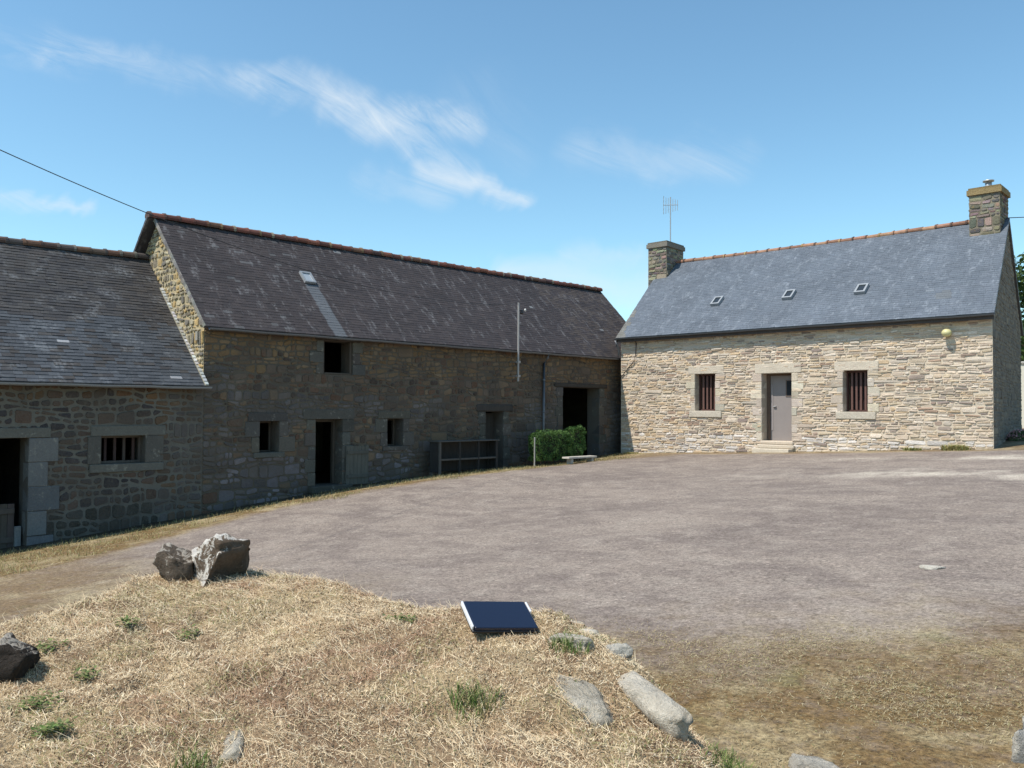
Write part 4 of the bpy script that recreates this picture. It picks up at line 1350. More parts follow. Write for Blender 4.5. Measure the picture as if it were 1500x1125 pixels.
def house_col(u, z, rs):
    x = u + HX0
    w = nf(x * 0.9, z * 1.1, 55)
    r = rs.random()
    if r < 0.08 + 0.09 * (w > 0.55): pal = HDARK
    elif r < 0.30 and x < -13: pal = HOCHRE
    elif r < 0.22: pal = HOCHRE
    else: pal = HPAL
    c = rs.choice(pal); k = rs.uniform(0.82, 1.12)
    if z < -0.75 and rs.random() < 0.4: c = (0.68, 0.665, 0.63)
    return tuple(q * k for q in _warm(c))


mb = MB()
hh = [(a - HX0, b - HX0, c, d) for a, b, c, d in H_HOLES.values()]
hh[1] = (hh[1][0], hh[1][1], -1.6, hh[1][3])
masonry(mb, (HX0, HY), (1, 0), HX1 - HX0, -2.0, lambda u: 2.62, hh, (0.030, 0.080), (0.10, 0.44), house_col, 0.008, (0.005, 0.030),
        (0.57, 0.48, 0.37), 0.012, 0.10, 33)
for h in hh: reveal(mb, (HX0, HY), (1, 0), h, 0.5, (0.40, 0.34, 0.27), 0)
wall_h = mb.build('wall', [M_HOUSE_MORTAR, M_HOUSE_STONE], house)


def hgable(X0, seed, sign, nm, colf):
    """skewed gable; sign +1 for the right end (faces +X), -1 for the left end"""
    mb = MB()
    L = math.hypot(HD, HD * SKEW)
    tp = lambda u: 2.60 + (HRZ - 0.07 - 2.60) * (1 - abs(u - L / 2) / (L / 2))
    poly = [(0, -2), (L, -2), (L, 2.6), (L / 2, HRZ - .07), (0, 2.6)]
    if sign > 0: O, U = (X0, HY), (SKEW, 1)
    else: O, U = (X0 + SKEW * HD, HY + HD), (-SKEW, -1)
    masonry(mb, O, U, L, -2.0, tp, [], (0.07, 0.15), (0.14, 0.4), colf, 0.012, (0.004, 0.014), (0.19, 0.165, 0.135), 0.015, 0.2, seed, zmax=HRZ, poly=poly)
    return mb.build(nm, [M_HOUSE_MORTAR, M_HOUSE_STONE], house)


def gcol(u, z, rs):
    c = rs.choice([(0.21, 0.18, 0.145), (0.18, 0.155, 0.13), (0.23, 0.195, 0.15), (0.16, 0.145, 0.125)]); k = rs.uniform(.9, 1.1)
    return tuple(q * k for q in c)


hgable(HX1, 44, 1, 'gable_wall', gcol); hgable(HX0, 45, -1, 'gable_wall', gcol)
mb = MB()
mb.face([(HX0 + SKEW * HD, HY + HD, -2), (HX0 + SKEW * HD, HY + HD, 2.6), (HX1 + SKEW * HD, HY + HD, 2.6), (HX1 + SKEW * HD, HY + HD, -2)], (.35, .3, .24))
mb.face([(HX0 + 0.3, HY + 1.7, -1), (HX1 - 0.5, HY + 1.7, -1), (HX1 - 0.5, HY + 1.7, 2.6), (HX0 + 0.3, HY + 1.7, 2.6)], (.04, .03, .03))
mb.build('rear_wall', M_BARN_MORTAR, house)


def house_slate(u, s, rs):
    c = rs.choice([(0.1118, 0.1290, 0.1531), (0.1058, 0.1221, 0.1462), (0.1170, 0.1333, 0.1574), (0.1092, 0.1264, 0.1496)])
    k = rs.uniform(0.955, 1.045)
    if rs.random() < 0.01: k *= 1.15
    x = u + HX0 - 0.1
    if x < -17.45 - s * .14: c = (0.15, 0.145, 0.13)
    if abs(x - SKEW * s * .7 + 7.35) < 0.14 and 0.8 < s < 1.25: c = (0.115, 0.125, 0.135)
    elif abs(x - SKEW * s * .7 + 7.25) < 0.5 and 0.7 < s < 1.3 and rs.random() < .10: c = (0.15, 0.168, 0.19)
    return tuple(q * k for q in c)


mb = MB()
hv = Vector((SKEW * (HRY - HEY), HRY - HEY, HRZ - HEZ)); hl_ = hv.length; Hs = hv.normalized()
HXE = HX0 - 0.10 - SKEW * 0 + 0.045
HL = HX1 - HX0 + 0.16
slates(mb, (HXE, HEY, HEZ), (1, 0, 0), Hs, HL, hl_, 0.10, 0.2, house_slate, 0.004, 31)
slab(mb, (HXE, HEY, HEZ), (1, 0, 0), Hs, HL, hl_, 0.05, (0.12, 0.12, 0.13))
yb = 2 * HRY - HEY
Hb = Vector((-hv.x, -hv.y, hv.z)).normalized()
slates(mb, (HXE + 2 * hv.x, yb, HEZ), (1, 0, 0), Hb, HL, hl_, 0.22, 0.4, house_slate, 0.008, 32)
slab(mb, (HXE + 2 * hv.x, yb, HEZ), (1, 0, 0), Hb, HL, hl_, 0.05, (0.12, 0.12, 0.13))
hroof = mb.build('roof', M_SLATE_HOUSE, house)
ridge_tiles(hroof, (HXE + hv.x + 0.5, HRY, HRZ + 0.02), (HXE + hv.x + HL - 0.7, HRY, HRZ + 0.02),
            [(0.29, 0.15, 0.095), (0.26, 0.13, 0.085), (0.31, 0.175, 0.11), (0.23, 0.12, 0.08)], [(0.33, 0.22, 0.10), (0.12, 0.075, 0.055), (0.16, 0.10, 0.07)], 0.098, 0.40, 0.05)
mb = MB()
mb.box(HXE + 0.02, HXE + HL - 0.02, HEY + 0.04, HEY + 0.07, HEZ - 0.15, HEZ - 0.03, (0.07, 0.06, 0.055))
mb.build('fascia', M_OLDWOOD, hroof)
gutter(house, (HXE - 0.03, HEY - 0.015, HEZ - 0.03), (HXE + HL - 0.0, HEY - 0.015, HEZ - 0.03), 0.045, plain_mat('black_gutter', (0.07, 0.075, 0.08), 0.5, 0.2, 7, 0.0, 0.05), (0, -1, 0))
Nh = Vector((1, 0, 0)).cross(Hs); Nh = Nh if Nh.z > 0 else -Nh
for xx, s in ((-14.72, 1.46), (-12.24, 1.44), (-10.02, 1.38)):
    P0 = Vector((xx, HEY, HEZ)) + Vector((0, Hs.y, Hs.z)).normalized() * s
    S2 = Vector((0, Hs.y, Hs.z)).normalized()
    m_ = MB(); roof_frame(m_, P0, (1, 0, 0), S2, 0.31, 0.42, 0.10, 0.055, Nh)
    so = m_.build('skylight', M_PALE_ZINC, hroof)
    m_ = MB(); m_.face([P0 + Vector((a, 0, 0)) + S2 * b + Nh * 0.075 for a, b in ((.05, .05), (.26, .05), (.26, .37), (.05, .37))])
    m_.build('pane', M_GLASS, so)


def chimney(xc, yc, zb, zt, w, d, lean, cap_c, seed):
    rs = random.Random(seed)
    pal = [(0.20, 0.175, 0.14), (0.26, 0.23, 0.18), (0.15, 0.135, 0.115), (0.30, 0.26, 0.2), (0.12, 0.11, 0.10)]
    col = lambda u, z, r: tuple(q * r.uniform(.8, 1.15) for q in r.choice(pal))
    mb = MB()
    U = Vector((1, 0, 0)); V = Vector((lean, 1, 0)).normalized()
    A = Vector((xc - w / 2, yc - d / 2, 0)); A.x += 0
    corners = [A, A + U * w, A + U * w + V * d, A + V * d]
    for i in range(4):
        a, b = corners[i], corners[(i + 1) % 4]
        masonry(mb, (a.x, a.y), ((b - a).x, (b - a).y), (b - a).length, zb, lambda u: zt, [], (0.07, 0.15), (0.12, 0.36), col, 0.010, (0.004, 0.022),
                (0.27, 0.235, 0.17), 0.012, 0.2, seed + i)
    mb.face([c + Vector((0, 0, zt)) for c in corners], (.2, .18, .15), 0)
    o = mb.build('chimney', [M_BARN_MORTAR, M_CHIMNEY], house)
    m_ = MB()
    e = 0.055

    def ring(z0, z1, ex, c):
        q = [A - U * ex - V * ex, A + U * (w + ex) - V * ex, A + U * (w + ex) + V * (d + ex), A + V * (d + ex) - U * ex]
        vs = [k + Vector((0, 0, z0)) for k in q] + [k + Vector((0, 0, z1)) for k in q]
        m_.raw(vs, [(3, 2, 1, 0), (4, 5, 6, 7), (0, 1, 5, 4), (1, 2, 6, 5), (2, 3, 7, 6), (3, 0, 4, 7)], c)
    ring(zt, zt + 0.15, e, cap_c); ring(zt + 0.15, zt + 0.21, 0.02, tuple(q * .8 for q in cap_c))
    m_.build('cap', M_CHIMNEY, o)
    return o, A + U * w / 2 + V * d / 2


ch1, cc1 = chimney(-17.98, 26.75, 4.3, 5.95, 0.80, 1.30, -0.10, (0.20, 0.18, 0.15), 61)
ch2, cc2 = chimney(-7.16, 26.75, 4.2, 6.10, 0.78, 0.95, -0.04, (0.27, 0.20, 0.10), 71)
# small flue cowl on the right stack
m_ = MB(); m_.tube([(cc2.x, cc2.y, 6.32), (cc2.x, cc2.y, 6.50)], 0.09, (.8, .8, .8), 0, 12); m_.tube([(cc2.x, cc2.y, 6.54), (cc2.x, cc2.y, 6.57)], 0.15, (.8, .8, .8), 0, 12)
for k in range(3):
    an = k * 2.1; m_.tube([(cc2.x + .08 * math.cos(an), cc2.y + .08 * math.sin(an), 6.49), (cc2.x + .08 * math.cos(an), cc2.y + .08 * math.sin(an), 6.55)], 0.01)
m_.build('cowl', M_STEEL, ch2, True)

# cottage openings
HG = [(0.53, 0.455, 0.36), (0.56, 0.485, 0.385), (0.51, 0.45, 0.365), (0.52, 0.435, 0.34)]


def slat_window(h, n):
    x0, x1, z0, z1 = h
    m_ = MB()
    for a, b, c, d in ((x0, x0 + .045, z0, z1), (x1 - .045, x1, z0, z1), (x0 + .045, x1 - .045, z1 - .05, z1), (x0 + .045, x1 - .045, z0, z0 + .05)):
        add_block(m_, 'house', a, b, c, d, -0.30, -0.22, (1, 1, 1), 0.005, 0.001)
    w = m_.build('window', M_BROWNWOOD, house)
    block(w, 'pane', 'house', x0 + .04, x1 - .04, z0 + .04, z1 - .04, -0.46, -0.44, plain_mat('wine_red_board', (0.022, 0.008, 0.008), 0.6, 0.3, 8), (1, 1, 1), 0.004, 0)
    for i in range(n):
        c = x0 + 0.09 + (x1 - x0 - 0.18) * (i + .5) / n
        wd = (x1 - x0 - .1) / n * 0.40
        block(w, 'slat', 'house', c - wd / 2, c + wd / 2, z0 + .05, z1 - .05, -0.27, -0.225, plain_mat('brown_slat', (0.13, 0.068, 0.055), 0.6, 0.25, 12), (1, 1, 1), 0.005, 0.002)
    block(w, 'lintel', 'house', x0 - 0.24, x1 + 0.3, z1, z1 + 0.25, -0.3, 0.028, M_DRESSED, HG[1])
    block(w, 'sill', 'house', x0 - 0.20, x1 + 0.22, z0 - 0.20, z0, -0.5, 0.05, M_DRESSED, HG[2])
    jambs(w, 'house', x0, x1, z0, z1, 0.16, 0.30, 5, HG, d1=0.026)
    return w


slat_window(H_HOLES['w1'], 4); slat_window(H_HOLES['w2'], 4)
x0, x1, z0, z1 = H_HOLES['door']
m_ = MB()
for a, b, c, d in ((x0, x0 + .09, z0, z1), (x1 - .05, x1, z0, z1), (x0 + .09, x1 - .05, z1 - .06, z1)):
    add_block(m_, 'house', a, b, c, d, -0.42, -0.3, (0.13, 0.085, 0.06), 0.005, 0.001)
df_ = m_.build('door', M_OLDWOOD, house)
m_ = MB()
add_block(m_, 'house', x0 + .09, x1 - .05, z0, z1 - .06, -0.40, -0.36, (0.26, 0.228, 0.215), 0.004, 0)
lf = m_.build('leaf', M_PAINT, df_)
m_ = MB()
for a, b, c, d in ((x1 - .36, x1 - .33, .42, .92), (x1 - .10, x1 - .07, .42, .92), (x1 - .33, x1 - .10, .89, .92), (x1 - .33, x1 - .10, .42, .45)):
    add_block(m_, 'house', a, b, c, d, -0.362, -0.345, (0.16, 0.12, 0.1), 0.003, 0)
add_block(m_, 'house', x0 + .12, x0 + .17, z0 + .3, .8, -0.362, -0.345, (0.32, 0.28, 0.27), 0.003, 0)
m_.build('frame', M_PAINT, lf)
block(lf, 'pane', 'house', x1 - .33, x1 - .10, .45, .89, -0.359, -0.352, M_GLASS, (1, 1, 1), 0.001, 0)
block(df_, 'handle', 'house', x0 + .19, x0 + .28, 0.12, 0.145, -0.36, -0.31, M_STEEL, (1, 1, 1), 0.005, 0)
block(df_, 'lintel', 'house', x0 - 0.22, x1 + 0.3, z1, z1 + 0.29, -0.3, 0.028, M_DRESSED, HG[1])
jambs(df_, 'house', x0, x1, z0, z1, 0.19, 0.34, 8, HG, d1=0.026)
m_ = MB(); add_block(m_, 'house', x0 - .05, x1 + .05, z0 - 0.11, z0, -0.5, 0.06, HG[3], 0.02, 0.006); add_block(m_, 'house', x0 - .12, x1 + .1, z0 - 0.22, z0 - 0.11, -0.3, 0.10, HG[0], 0.02, 0.008)
add_block(m_, 'house', x0 - .16, x1 + .06, -1.32, z0 - 0.22, -0.3, 0.34, HG[1], 0.02, 0.01)
m_.build('doorstep', M_DRESSED, df_)
# globe lamp under the eave
lx, lz = -7.26, 2.02


def lathe(mb, c, prof, n=16, col=(1, 1, 1), ax='z'):
    vs = []
    for r, h in prof:
        for k in range(n):
            a = 2 * math.pi * k / n
            if ax == 'z': vs.append((c[0] + r * math.cos(a), c[1] + r * math.sin(a), c[2] + h))
            else: vs.append((c[0] + r * math.cos(a), c[1] - h, c[2] + r * math.sin(a)))
    fs = [(i * n + k, i * n + (k + 1) % n, (i + 1) * n + (k + 1) % n, (i + 1) * n + k) for i in range(len(prof) - 1) for k in range(n)]
    if ax == 'y': fs = [f[::-1] for f in fs]
    mb.raw(vs, fs, col)


m_ = MB(); lathe(m_, (lx, HY - 0.01, lz - 0.02), [(0.0, 0.03), (0.08, 0.03), (0.08, 0.0)], 14, ax='y')
m_.tube([(lx, HY - 0.04, lz), (lx, HY - 0.17, lz), (lx, HY - 0.17, lz - 0.03)], 0.022)
lamp = m_.build('wall_lamp', plain_mat('brass_bracket', (0.35, 0.28, 0.12), 0.5, 0.2, 12), house)
m_ = MB(); lathe(m_, (lx, HY - 0.17, lz), [(0.001, 0.095), (0.05, 0.088), (0.09, 0.062), (0.118, 0.022), (0.122, -0.018), (0.106, -0.06), (0.072, -0.09), (0.04, -0.103), (0.001, -0.107)], 18)
m_.build('globe', plain_mat('yellowed_globe', (0.58, 0.53, 0.27), 0.4, 0.1, 8, bump=0), lamp, True)
# overflow pipe from the gutter across the left corner
m_ = MB()
m_.tube([(-17.0, HEY + 0.02, 2.36), (-17.0, HY - 0.05, 2.25), (-17.02, HY - 0.05, 1.85), (-17.10, HY - 0.055, 1.62), (-17.62, HY - 0.05, 1.12)], 0.014)
m_.build('cable', M_WIRE, house)
m_ = MB()
m_.tube([(-17.69, HEY - 0.03, HEZ - 0.09), (-17.67, HEY - 0.01, HEZ - 0.22), (-17.70, HY - 0.06, HEZ - 0.42), (-17.70, HY - 0.06, HEZ - 0.62)], 0.04, (1, 1, 1), 0, 10)
m_.build('downpipe', M_ZINC, house, True)

# ================================================================== things on and round the buildings
# TV aerial on the left chimney
ax_, ay_ = -17.95, 26.9
ant = empty('tv_aerial', (ax_, ay_, 6.05), 'thin metal television aerial on a mast above the left cottage chimney', 'aerial')
m_ = MB(); m_.tube([(ax_, ay_, 6.0), (ax_, ay_, 7.95)], 0.022); m_.build('mast', M_STEEL, ant)
m_ = MB()
bd = Vector((0.8, 0.6, 0)).normalized(); el_ = Vector((0, 0, 1))
for zc in (7.65,):
    m_.tube([Vector((ax_, ay_, zc)) - bd * 0.25, Vector((ax_, ay_, zc)) + bd * 0.28], 0.012)
    for i in range(7):
        t = -0.25 + i * 0.085; p = Vector((ax_, ay_, zc)) + bd * t; hgt = 0.34 - 0.022 * i
        m_.tube([p - el_ * hgt, p + el_ * hgt * .9], 0.010)
    sdv_ = bd.cross(el_)
    for dz in (-.3, -.15, 0.0, .15, .3):
        p = Vector((ax_, ay_, zc + dz)) - bd * 0.25
        m_.tube([p - sdv_ * 0.16, p + sdv_ * 0.16], 0.009)
m_.build('antenna_array', M_STEEL, ant)

# service mast on the barn front
mast = empty('service_mast', (-17.78, 18.55, 0.85), 'tall thin pale pole fixed to the barn wall and rising past the eave', 'pole')
mx_, my_ = -17.76, 18.55
m_ = MB(); m_.tube([(mx_, my_, 0.84), (mx_, my_, 3.20)], 0.03, (1, 1, 1), 0, 10); m_.build('pole', plain_mat('grey_pole', (0.36, 0.34, 0.32), 0.6, 0.15, 20, 0.2), mast)
for zz in (1.0, 1.42):
    m_ = MB(); m_.tube([(mx_, my_, zz), (BX, my_, zz)], 0.018); m_.box(mx_ - .045, mx_ + .045, my_ - .05, my_ + .05, zz - .03, zz + .03); m_.build('bracket', M_STEEL, mast)
m_ = MB()
m_.tube([(mx_, my_, 2.98), (mx_ + .02, my_ + .22, 2.98)], 0.014)
lathe(m_, (mx_ + .02, my_ + .12, 2.93), [(0.001, -.06), (.05, -.06), (.06, -.02), (.04, 0), (.05, .03), (.02, .06), (.001, .06)], 10)
m_.build('insulator', plain_mat('dark_insulator', (0.05, 0.04, 0.035), 0.4, 0.2, 10), mast, True)
m_ = MB(); lathe(m_, (mx_ + .02, my_ + .27, 3.0), [(0.001, -.04), (.025, -.04), (.035, 0), (.02, .04), (.001, .045)], 10)
m_.build('insulator', plain_mat('white_insulator', (0.6, 0.58, 0.55), 0.3, 0.1, 10), mast, True)

# overhead wires
A = Vector((-12.043, 2.104, 3.531)); Bv = Vector((mx_, my_, 3.17))
pts = []
A2 = A + (A - Bv) * 0.25 + Vector((0, 0, 0.55))
for i in range(61):
    t = i / 60; p = A.lerp(Bv, t); p.z -= 4 * 0.7 * t * (1 - t); pts.append(p)
pre = [A + (A - Bv) * (0.25 * k / 6) + Vector((0, 0, 0.155 * k + .01 * k * k)) for k in range(6, 0, -1)]
m_ = MB(); m_.tube(pre + pts, 0.0065, (1, 1, 1), 0, 6)
tag(m_.build('overhead_wire', M_WIRE, None, origin=tuple(Bv)), 'black electric wire sagging from the upper left across the barn roof to the pole', 'wire')
m_ = MB()
wa = Vector((cc2.x + .36, cc2.y - .15, 5.42)); wb = wa + Vector((14, 10, 1.6))
m_.tube([wa.lerp(wb, i / 16) - Vector((0, 0, 4 * 0.35 * (i / 16) * (1 - i / 16))) for i in range(17)], 0.012, (1, 1, 1), 0, 6)
tag(m_.build('overhead_wire', M_WIRE, None, origin=tuple(wa)), 'short black wire leaving the right cottage chimney towards the right', 'wire')

# hutch: open wooden rack of six compartments
hut = empty('wooden_hutch', (-17.55, 16.23, ground_z(-17.5, 16.2)), 'low grey wooden hutch of six open compartments against the barn wall', 'hutch')
hx0, hx1 = -17.74, -17.40
hw = (0.09, 0.083, 0.075); hwd = (0.035, 0.032, 0.03)
zb_, zt_ = ground_z(-17.5, 16.2) - 0.05, -0.86
hy = [15.16, 15.87, 16.58, 17.29]
for xx in (hx1, hx0):
    for i, yy in enumerate(hy):
        if xx == hx0 and i in (1, 2): continue
        m_ = MB(); wdt = 0.07 if i in (0, 3) else 0.045
        m_.box(xx - .03, xx + .03, yy - wdt / 2, yy + wdt / 2, zb_, zt_ - .03, hw if i == 0 else hwd, 0, .006, .002); m_.build('post', M_OLDWOOD, hut)
m_ = MB()
for i in range(5):
    a = hx0 - .06 + i * 0.092; m_.box(a, a + .089, hy[0] - .08, hy[-1] + .08, zt_ - .03, zt_ + random.uniform(-.004, .006), hw, 0, .005, .003)
m_.build('top_board', M_OLDWOOD, hut)
for zz in (-1.36, -1.80):
    m_ = MB(); m_.box(hx0 + .03, hx1 - .035, hy[0] + .04, hy[-1] - .04, zz - .02, zz + .005, hwd, 0, .004, .002); m_.build('shelf', M_OLDWOOD, hut)
    m_ = MB(); m_.box(hx1 - .03, hx1 + .025, hy[0] + .04, hy[-1] - .04, zz - .03, zz + .02, hw, 0, .004, .002); m_.build('rail', M_OLDWOOD, hut)
m_ = MB()
for yy in (hy[0] - .045, hy[-1] + .02): m_.box(hx0 - .02, hx1 - .031, yy, yy + .025, zb_ + .1, zt_ - .032, hwd, 0)
for i in range(9): m_.box(hx0 - .05, hx0 - .031, hy[0] + i * .237, hy[0] + i * .237 + .232, zb_ + .1, zt_ - .03, hwd, 0)
m_.build('back_panel', M_OLDWOOD, hut)


# ------------------------------------------------------------------ foliage
def leaf_cloud(mb, pts, nrms, size, cols, rs):
    for p, nn in zip(pts, nrms):
        nn = (nn + Vector((rs.gauss(0, .55), rs.gauss(0, .55), rs.gauss(0, .45)))).normalized()
        a = nn.orthogonal().normalized(); b = nn.cross(a)
        an = rs.uniform(0, 6.28); a, b = a * math.cos(an) + b * math.sin(an), b * math.cos(an) - a * math.sin(an)
        s = size * rs.uniform(.6, 1.3)
        c = rs.choice(cols); k = rs.uniform(.75, 1.2)
        mb.raw([p - a * s, p - b * s * .45 + nn * s * .1, p + a * s, p + b * s * .45 + nn * s * .1], [(0, 1, 2, 3)], tuple(q * k for q in c))


def hedge(name, x0, x1, y0, y1, zb, zt, label, n, seed, cols):
    rs = random.Random(seed)
    root = empty(name, ((x0 + x1) / 2, (y0 + y1) / 2, zb), label, 'hedge')
    mb = MB(); pts, nr = [], []
    for _ in range(n):
        f = rs.random(); dx, dy, dz = x1 - x0, y1 - y0, zt - zb - .08
        ar = [dx * dy, dy * dz, dy * dz, dx * dz, dx * dz]; t = f * sum(ar); i = 0
        while t > ar[i]: t -= ar[i]; i += 1
        a, b = rs.random(), rs.random()
        p, q = [(Vector((x0 + dx * a, y0 + dy * b, zt)), Vector((0, 0, 1))), (Vector((x1, y0 + dy * a, zt - dz * b)), Vector((1, 0, 0))), (Vector((x0, y0 + dy * a, zt - dz * b)), Vector((-1, 0, 0))),
                (Vector((x0 + dx * a, y0, zt - dz * b)), Vector((0, -1, 0))), (Vector((x0 + dx * a, y1, zt - dz * b)), Vector((0, 1, 0)))][i]
        bump = 0.11 * (float(vnoise(np.array([p.x * 5 + p.z * 4]), np.array([p.y * 5 + p.z * 2]), seed)[0]) - .5) * 2
        c = Vector(((x0 + x1) / 2, (y0 + y1) / 2, (zb + zt) / 2))
        # rounded shoulders
        r = (p - c); sc = 1 - 0.10 * max(0, abs(r.x) / (dx / 2) + abs(r.z) / (dz / 2) + abs(r.y) / (dy / 2) - 2.0)
        p = c + r * sc + q * (bump - rs.uniform(0, .07))
        pts.append(p); nr.append(q)
    leaf_cloud(mb, pts, nr, 0.035, cols, rs)
    mb.build('foliage', M_LEAF, root)
    mb = MB()
    for k in range(max(3, int((y1 - y0) / .22))):
        yy = y0 + .1 + k * .22 + rs.uniform(-.04, .04); xx = (x0 + x1) / 2 + rs.uniform(-.08, .08)
        if yy > y1 - .05: break
        mb.tube([(xx, yy, zb - .05), (xx + rs.uniform(-.05, .05), yy + .04, zb + .3), (xx + rs.uniform(-.12, .12), yy + rs.uniform(-.1, .1), zt - .12)], [.022, .016, .006], (1, 1, 1), 0, 6)
    mb.build('stem', M_BARK, root)
    # clipped twiggy core
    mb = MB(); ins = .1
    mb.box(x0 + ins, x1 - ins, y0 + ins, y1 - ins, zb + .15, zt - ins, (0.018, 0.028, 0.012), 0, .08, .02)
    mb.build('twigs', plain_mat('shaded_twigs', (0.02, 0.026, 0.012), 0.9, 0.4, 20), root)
    return root


GR = [(0.07, 0.14, 0.035), (0.09, 0.17, 0.045), (0.05, 0.11, 0.028), (0.125, 0.21, 0.055)]
hedge('clipped_hedge', -17.32, -16.84, 18.46, 20.0, -1.60, -0.66, 'low clipped green box hedge beside the white stake in front of the barn', 5200, 5, GR)
hedge('clipped_hedge', -17.25, -16.84, 20.02, 20.62, -1.52, -0.51, 'narrower taller clipped green bush at the right end of the hedge', 2600, 6, [(0.085, 0.16, 0.04), (0.105, 0.19, 0.055), (0.06, 0.13, 0.03)])
m_ = MB(); m_.box(-16.905, -16.875, 18.33, 18.36, -1.75, -0.80, (0.40, 0.38, 0.34), 0, .006, .003)
tag(m_.build('stake', M_OLDWOOD, None, origin=(-16.9, 18.35, -1.7)), 'thin white wooden stake at the left end of the hedge', 'stake')
pb = empty('plank_bench', (-16.45, 19.9, ground_z(-16.45, 19.9)), 'pale plank bench on short legs in front of the hedge', 'bench')
m_ = MB(); m_.box(-16.58, -16.30, 19.2, 20.5, -1.44, -1.385, (0.5, 0.46, 0.4), 0, .008, .004); m_.build('seat', M_OLDWOOD, pb)
for yy in (19.35, 20.3):
    m_ = MB(); m_.box(-16.54, -16.34, yy, yy + .09, -1.8, -1.441, (0.44, 0.42, 0.38), 0, .01, .006); m_.build('leg', M_DRESSED, pb)

# ------------------------------------------------------------------ rocks


def rock(name, c, size, label, mat, col, seed, rz=0.0, tilt=(0, 0), sub=3, rough=0.18, flat=0.25, group=None, cuts=7, cat='stone', cutlist=None):
    import bmesh
    rs = random.Random(seed)
    bm = bmesh.new()
    bmesh.ops.create_icosphere(bm, subdivisions=sub + 1, radius=1.0)
    planes = []
    for _ in range(cuts):
        n = Vector((rs.gauss(0, 1), rs.gauss(0, 1), rs.gauss(0, .8))).normalized(); planes.append((n, rs.uniform(.62, .92)))
    for n_, d_ in (cutlist or []): planes.append((Vector(n_).normalized(), d_))
    off = Vector((rs.uniform(0, 50), rs.uniform(0, 50), rs.uniform(0, 50)))
    from mathutils import noise as mn
    for v in bm.verts:
        p = v.co.copy()
        # square up a little, then facet
        p = Vector([math.copysign(abs(q) ** 0.55, q) for q in p])
        for n, d in planes:
            k = p.dot(n) - d
            if k > 0: p -= n * k * 0.93
        f = mn.fractal(p * 2.2 + off, 0.9, 2.1, 4) * rough + mn.fractal(p * 7 + off, 0.8, 2.2, 3) * rough * 0.3
        p += v.normal * f
        v.co = Vector((p.x * size[0] / 2, p.y * size[1] / 2, p.z * size[2] / 2))
    me = bpy.data.meshes.new(name)
    bm.to_mesh(me); bm.free()
    me.materials.append(mat)
    ca = me.color_attributes.new('Col', 'FLOAT_COLOR', 'CORNER')
    cols = np.ones((len(me.loops), 4), np.float32); cols[:, :3] = col
    ca.data.foreach_set('color', cols.ravel())
    me.polygons.foreach_set('use_smooth', [True] * len(me.polygons))
    o = bpy.data.objects.new(name, me); COL.objects.link(o)
    o.location = c; o.rotation_euler = (tilt[0], tilt[1], rz)
    return tag(o, label, cat, group)


def on(x, y, dz=0.0): return (x, y, surf_z(x, y) + dz)


rock('boulder', on(-6.29, 3.20, 0.105), (0.60, 0.52, 0.44), 'large pale lichened boulder with a dark cut face on the far corner of the bank', M_ROCK_DARK, (0.17, 0.125, 0.09), 3,
     rz=0.0, tilt=(0.0, 0.0), rough=0.2, cat='boulder', cutlist=[((0.93, 0.26, -0.26), 0.62), ((-0.5, -0.45, 0.75), 0.66), ((0.3, -0.9, 0.25), 0.8)])
rock('boulder', on(-6.43, 2.99, 0.035), (0.32, 0.32, 0.36), 'smaller mottled dark boulder leaning on the left of the large pale boulder', M_ROCK_BLACK, (0.14, 0.11, 0.085), 8, rz=0.4, rough=0.22, cat='boulder')
rock('boulder', on(-5.12, 1.46, 0.03), (0.29, 0.26, 0.31), 'dark shaded boulder at the left edge of the picture on the bank', M_ROCK_BLACK, (0.055, 0.045, 0.038), 14, rz=0.9, rough=0.22, cat='boulder',
     cutlist=[((0.8, -0.1, -0.45), 0.5)])
EDGE = 'edging stones of the bank'
GS = (0.54, 0.475, 0.38)
rock('edging_stone', on(-2.56, 3.62, -0.025), (0.68, 0.18, 0.20), 'long pale grey stone slanting down the right edge of the bank', M_ROCK, GS, 21, rz=-0.35, tilt=(0.25, 0.13), rough=0.09, cuts=6, group=EDGE)
rock('edging_stone', on(-2.75, 3.36, -0.025), (0.47, 0.27, 0.16), 'broad flat grey stone sunk in the dry grass left of the long pale one', M_ROCK, (0.46, 0.40, 0.31), 22, rz=-0.5, tilt=(-.15, .2), rough=0.1, group=EDGE)
rock('edging_stone', on(-3.11, 3.70, -0.035), (0.30, 0.19, 0.17), 'rounded grey stone above a green tuft below the laptop', M_ROCK, (0.46, 0.41, 0.33), 23, rz=0.5, rough=0.12, group=EDGE)
rock('edging_stone', on(-2.92, 3.86, -0.03), (0.17, 0.12, 0.13), 'small angular grey stone at the outer edge beside the rounded one', M_ROCK, (0.42, 0.40, 0.35), 24, rz=1.0, rough=0.14, group=EDGE)
rock('edging_stone', on(-3.20, 3.95, -0.01), (0.12, 0.08, 0.07), 'very small cream stone on the bank rim right of the laptop', M_ROCK, (0.66, 0.58, 0.46), 25, rz=.2, rough=0.1, group=EDGE, sub=2)
rock('edging_stone', on(-3.36, 4.00, 0.0), (0.15, 0.06, 0.06), 'small buff brick fragment poking out behind the laptop', M_ROCK, (0.60, 0.44, 0.28), 26, rz=.75, rough=0.04, group=EDGE, sub=2)
rock('edging_stone', on(-3.50, 1.86, -0.035), (0.34, 0.14, 0.11), 'narrow worn stone barely showing through the dry grass at the bottom of the bank', M_ROCK, (0.44, 0.39, 0.30), 27, rz=-.6, rough=0.12, group=EDGE)
rock('yard_rock', on(-1.80, 3.90, 0.0), (0.23, 0.19, 0.13), 'grey rock half buried in the turf at the bottom right of centre', M_ROCK, (0.34, 0.31, 0.26), 31, rz=.6, rough=0.12)
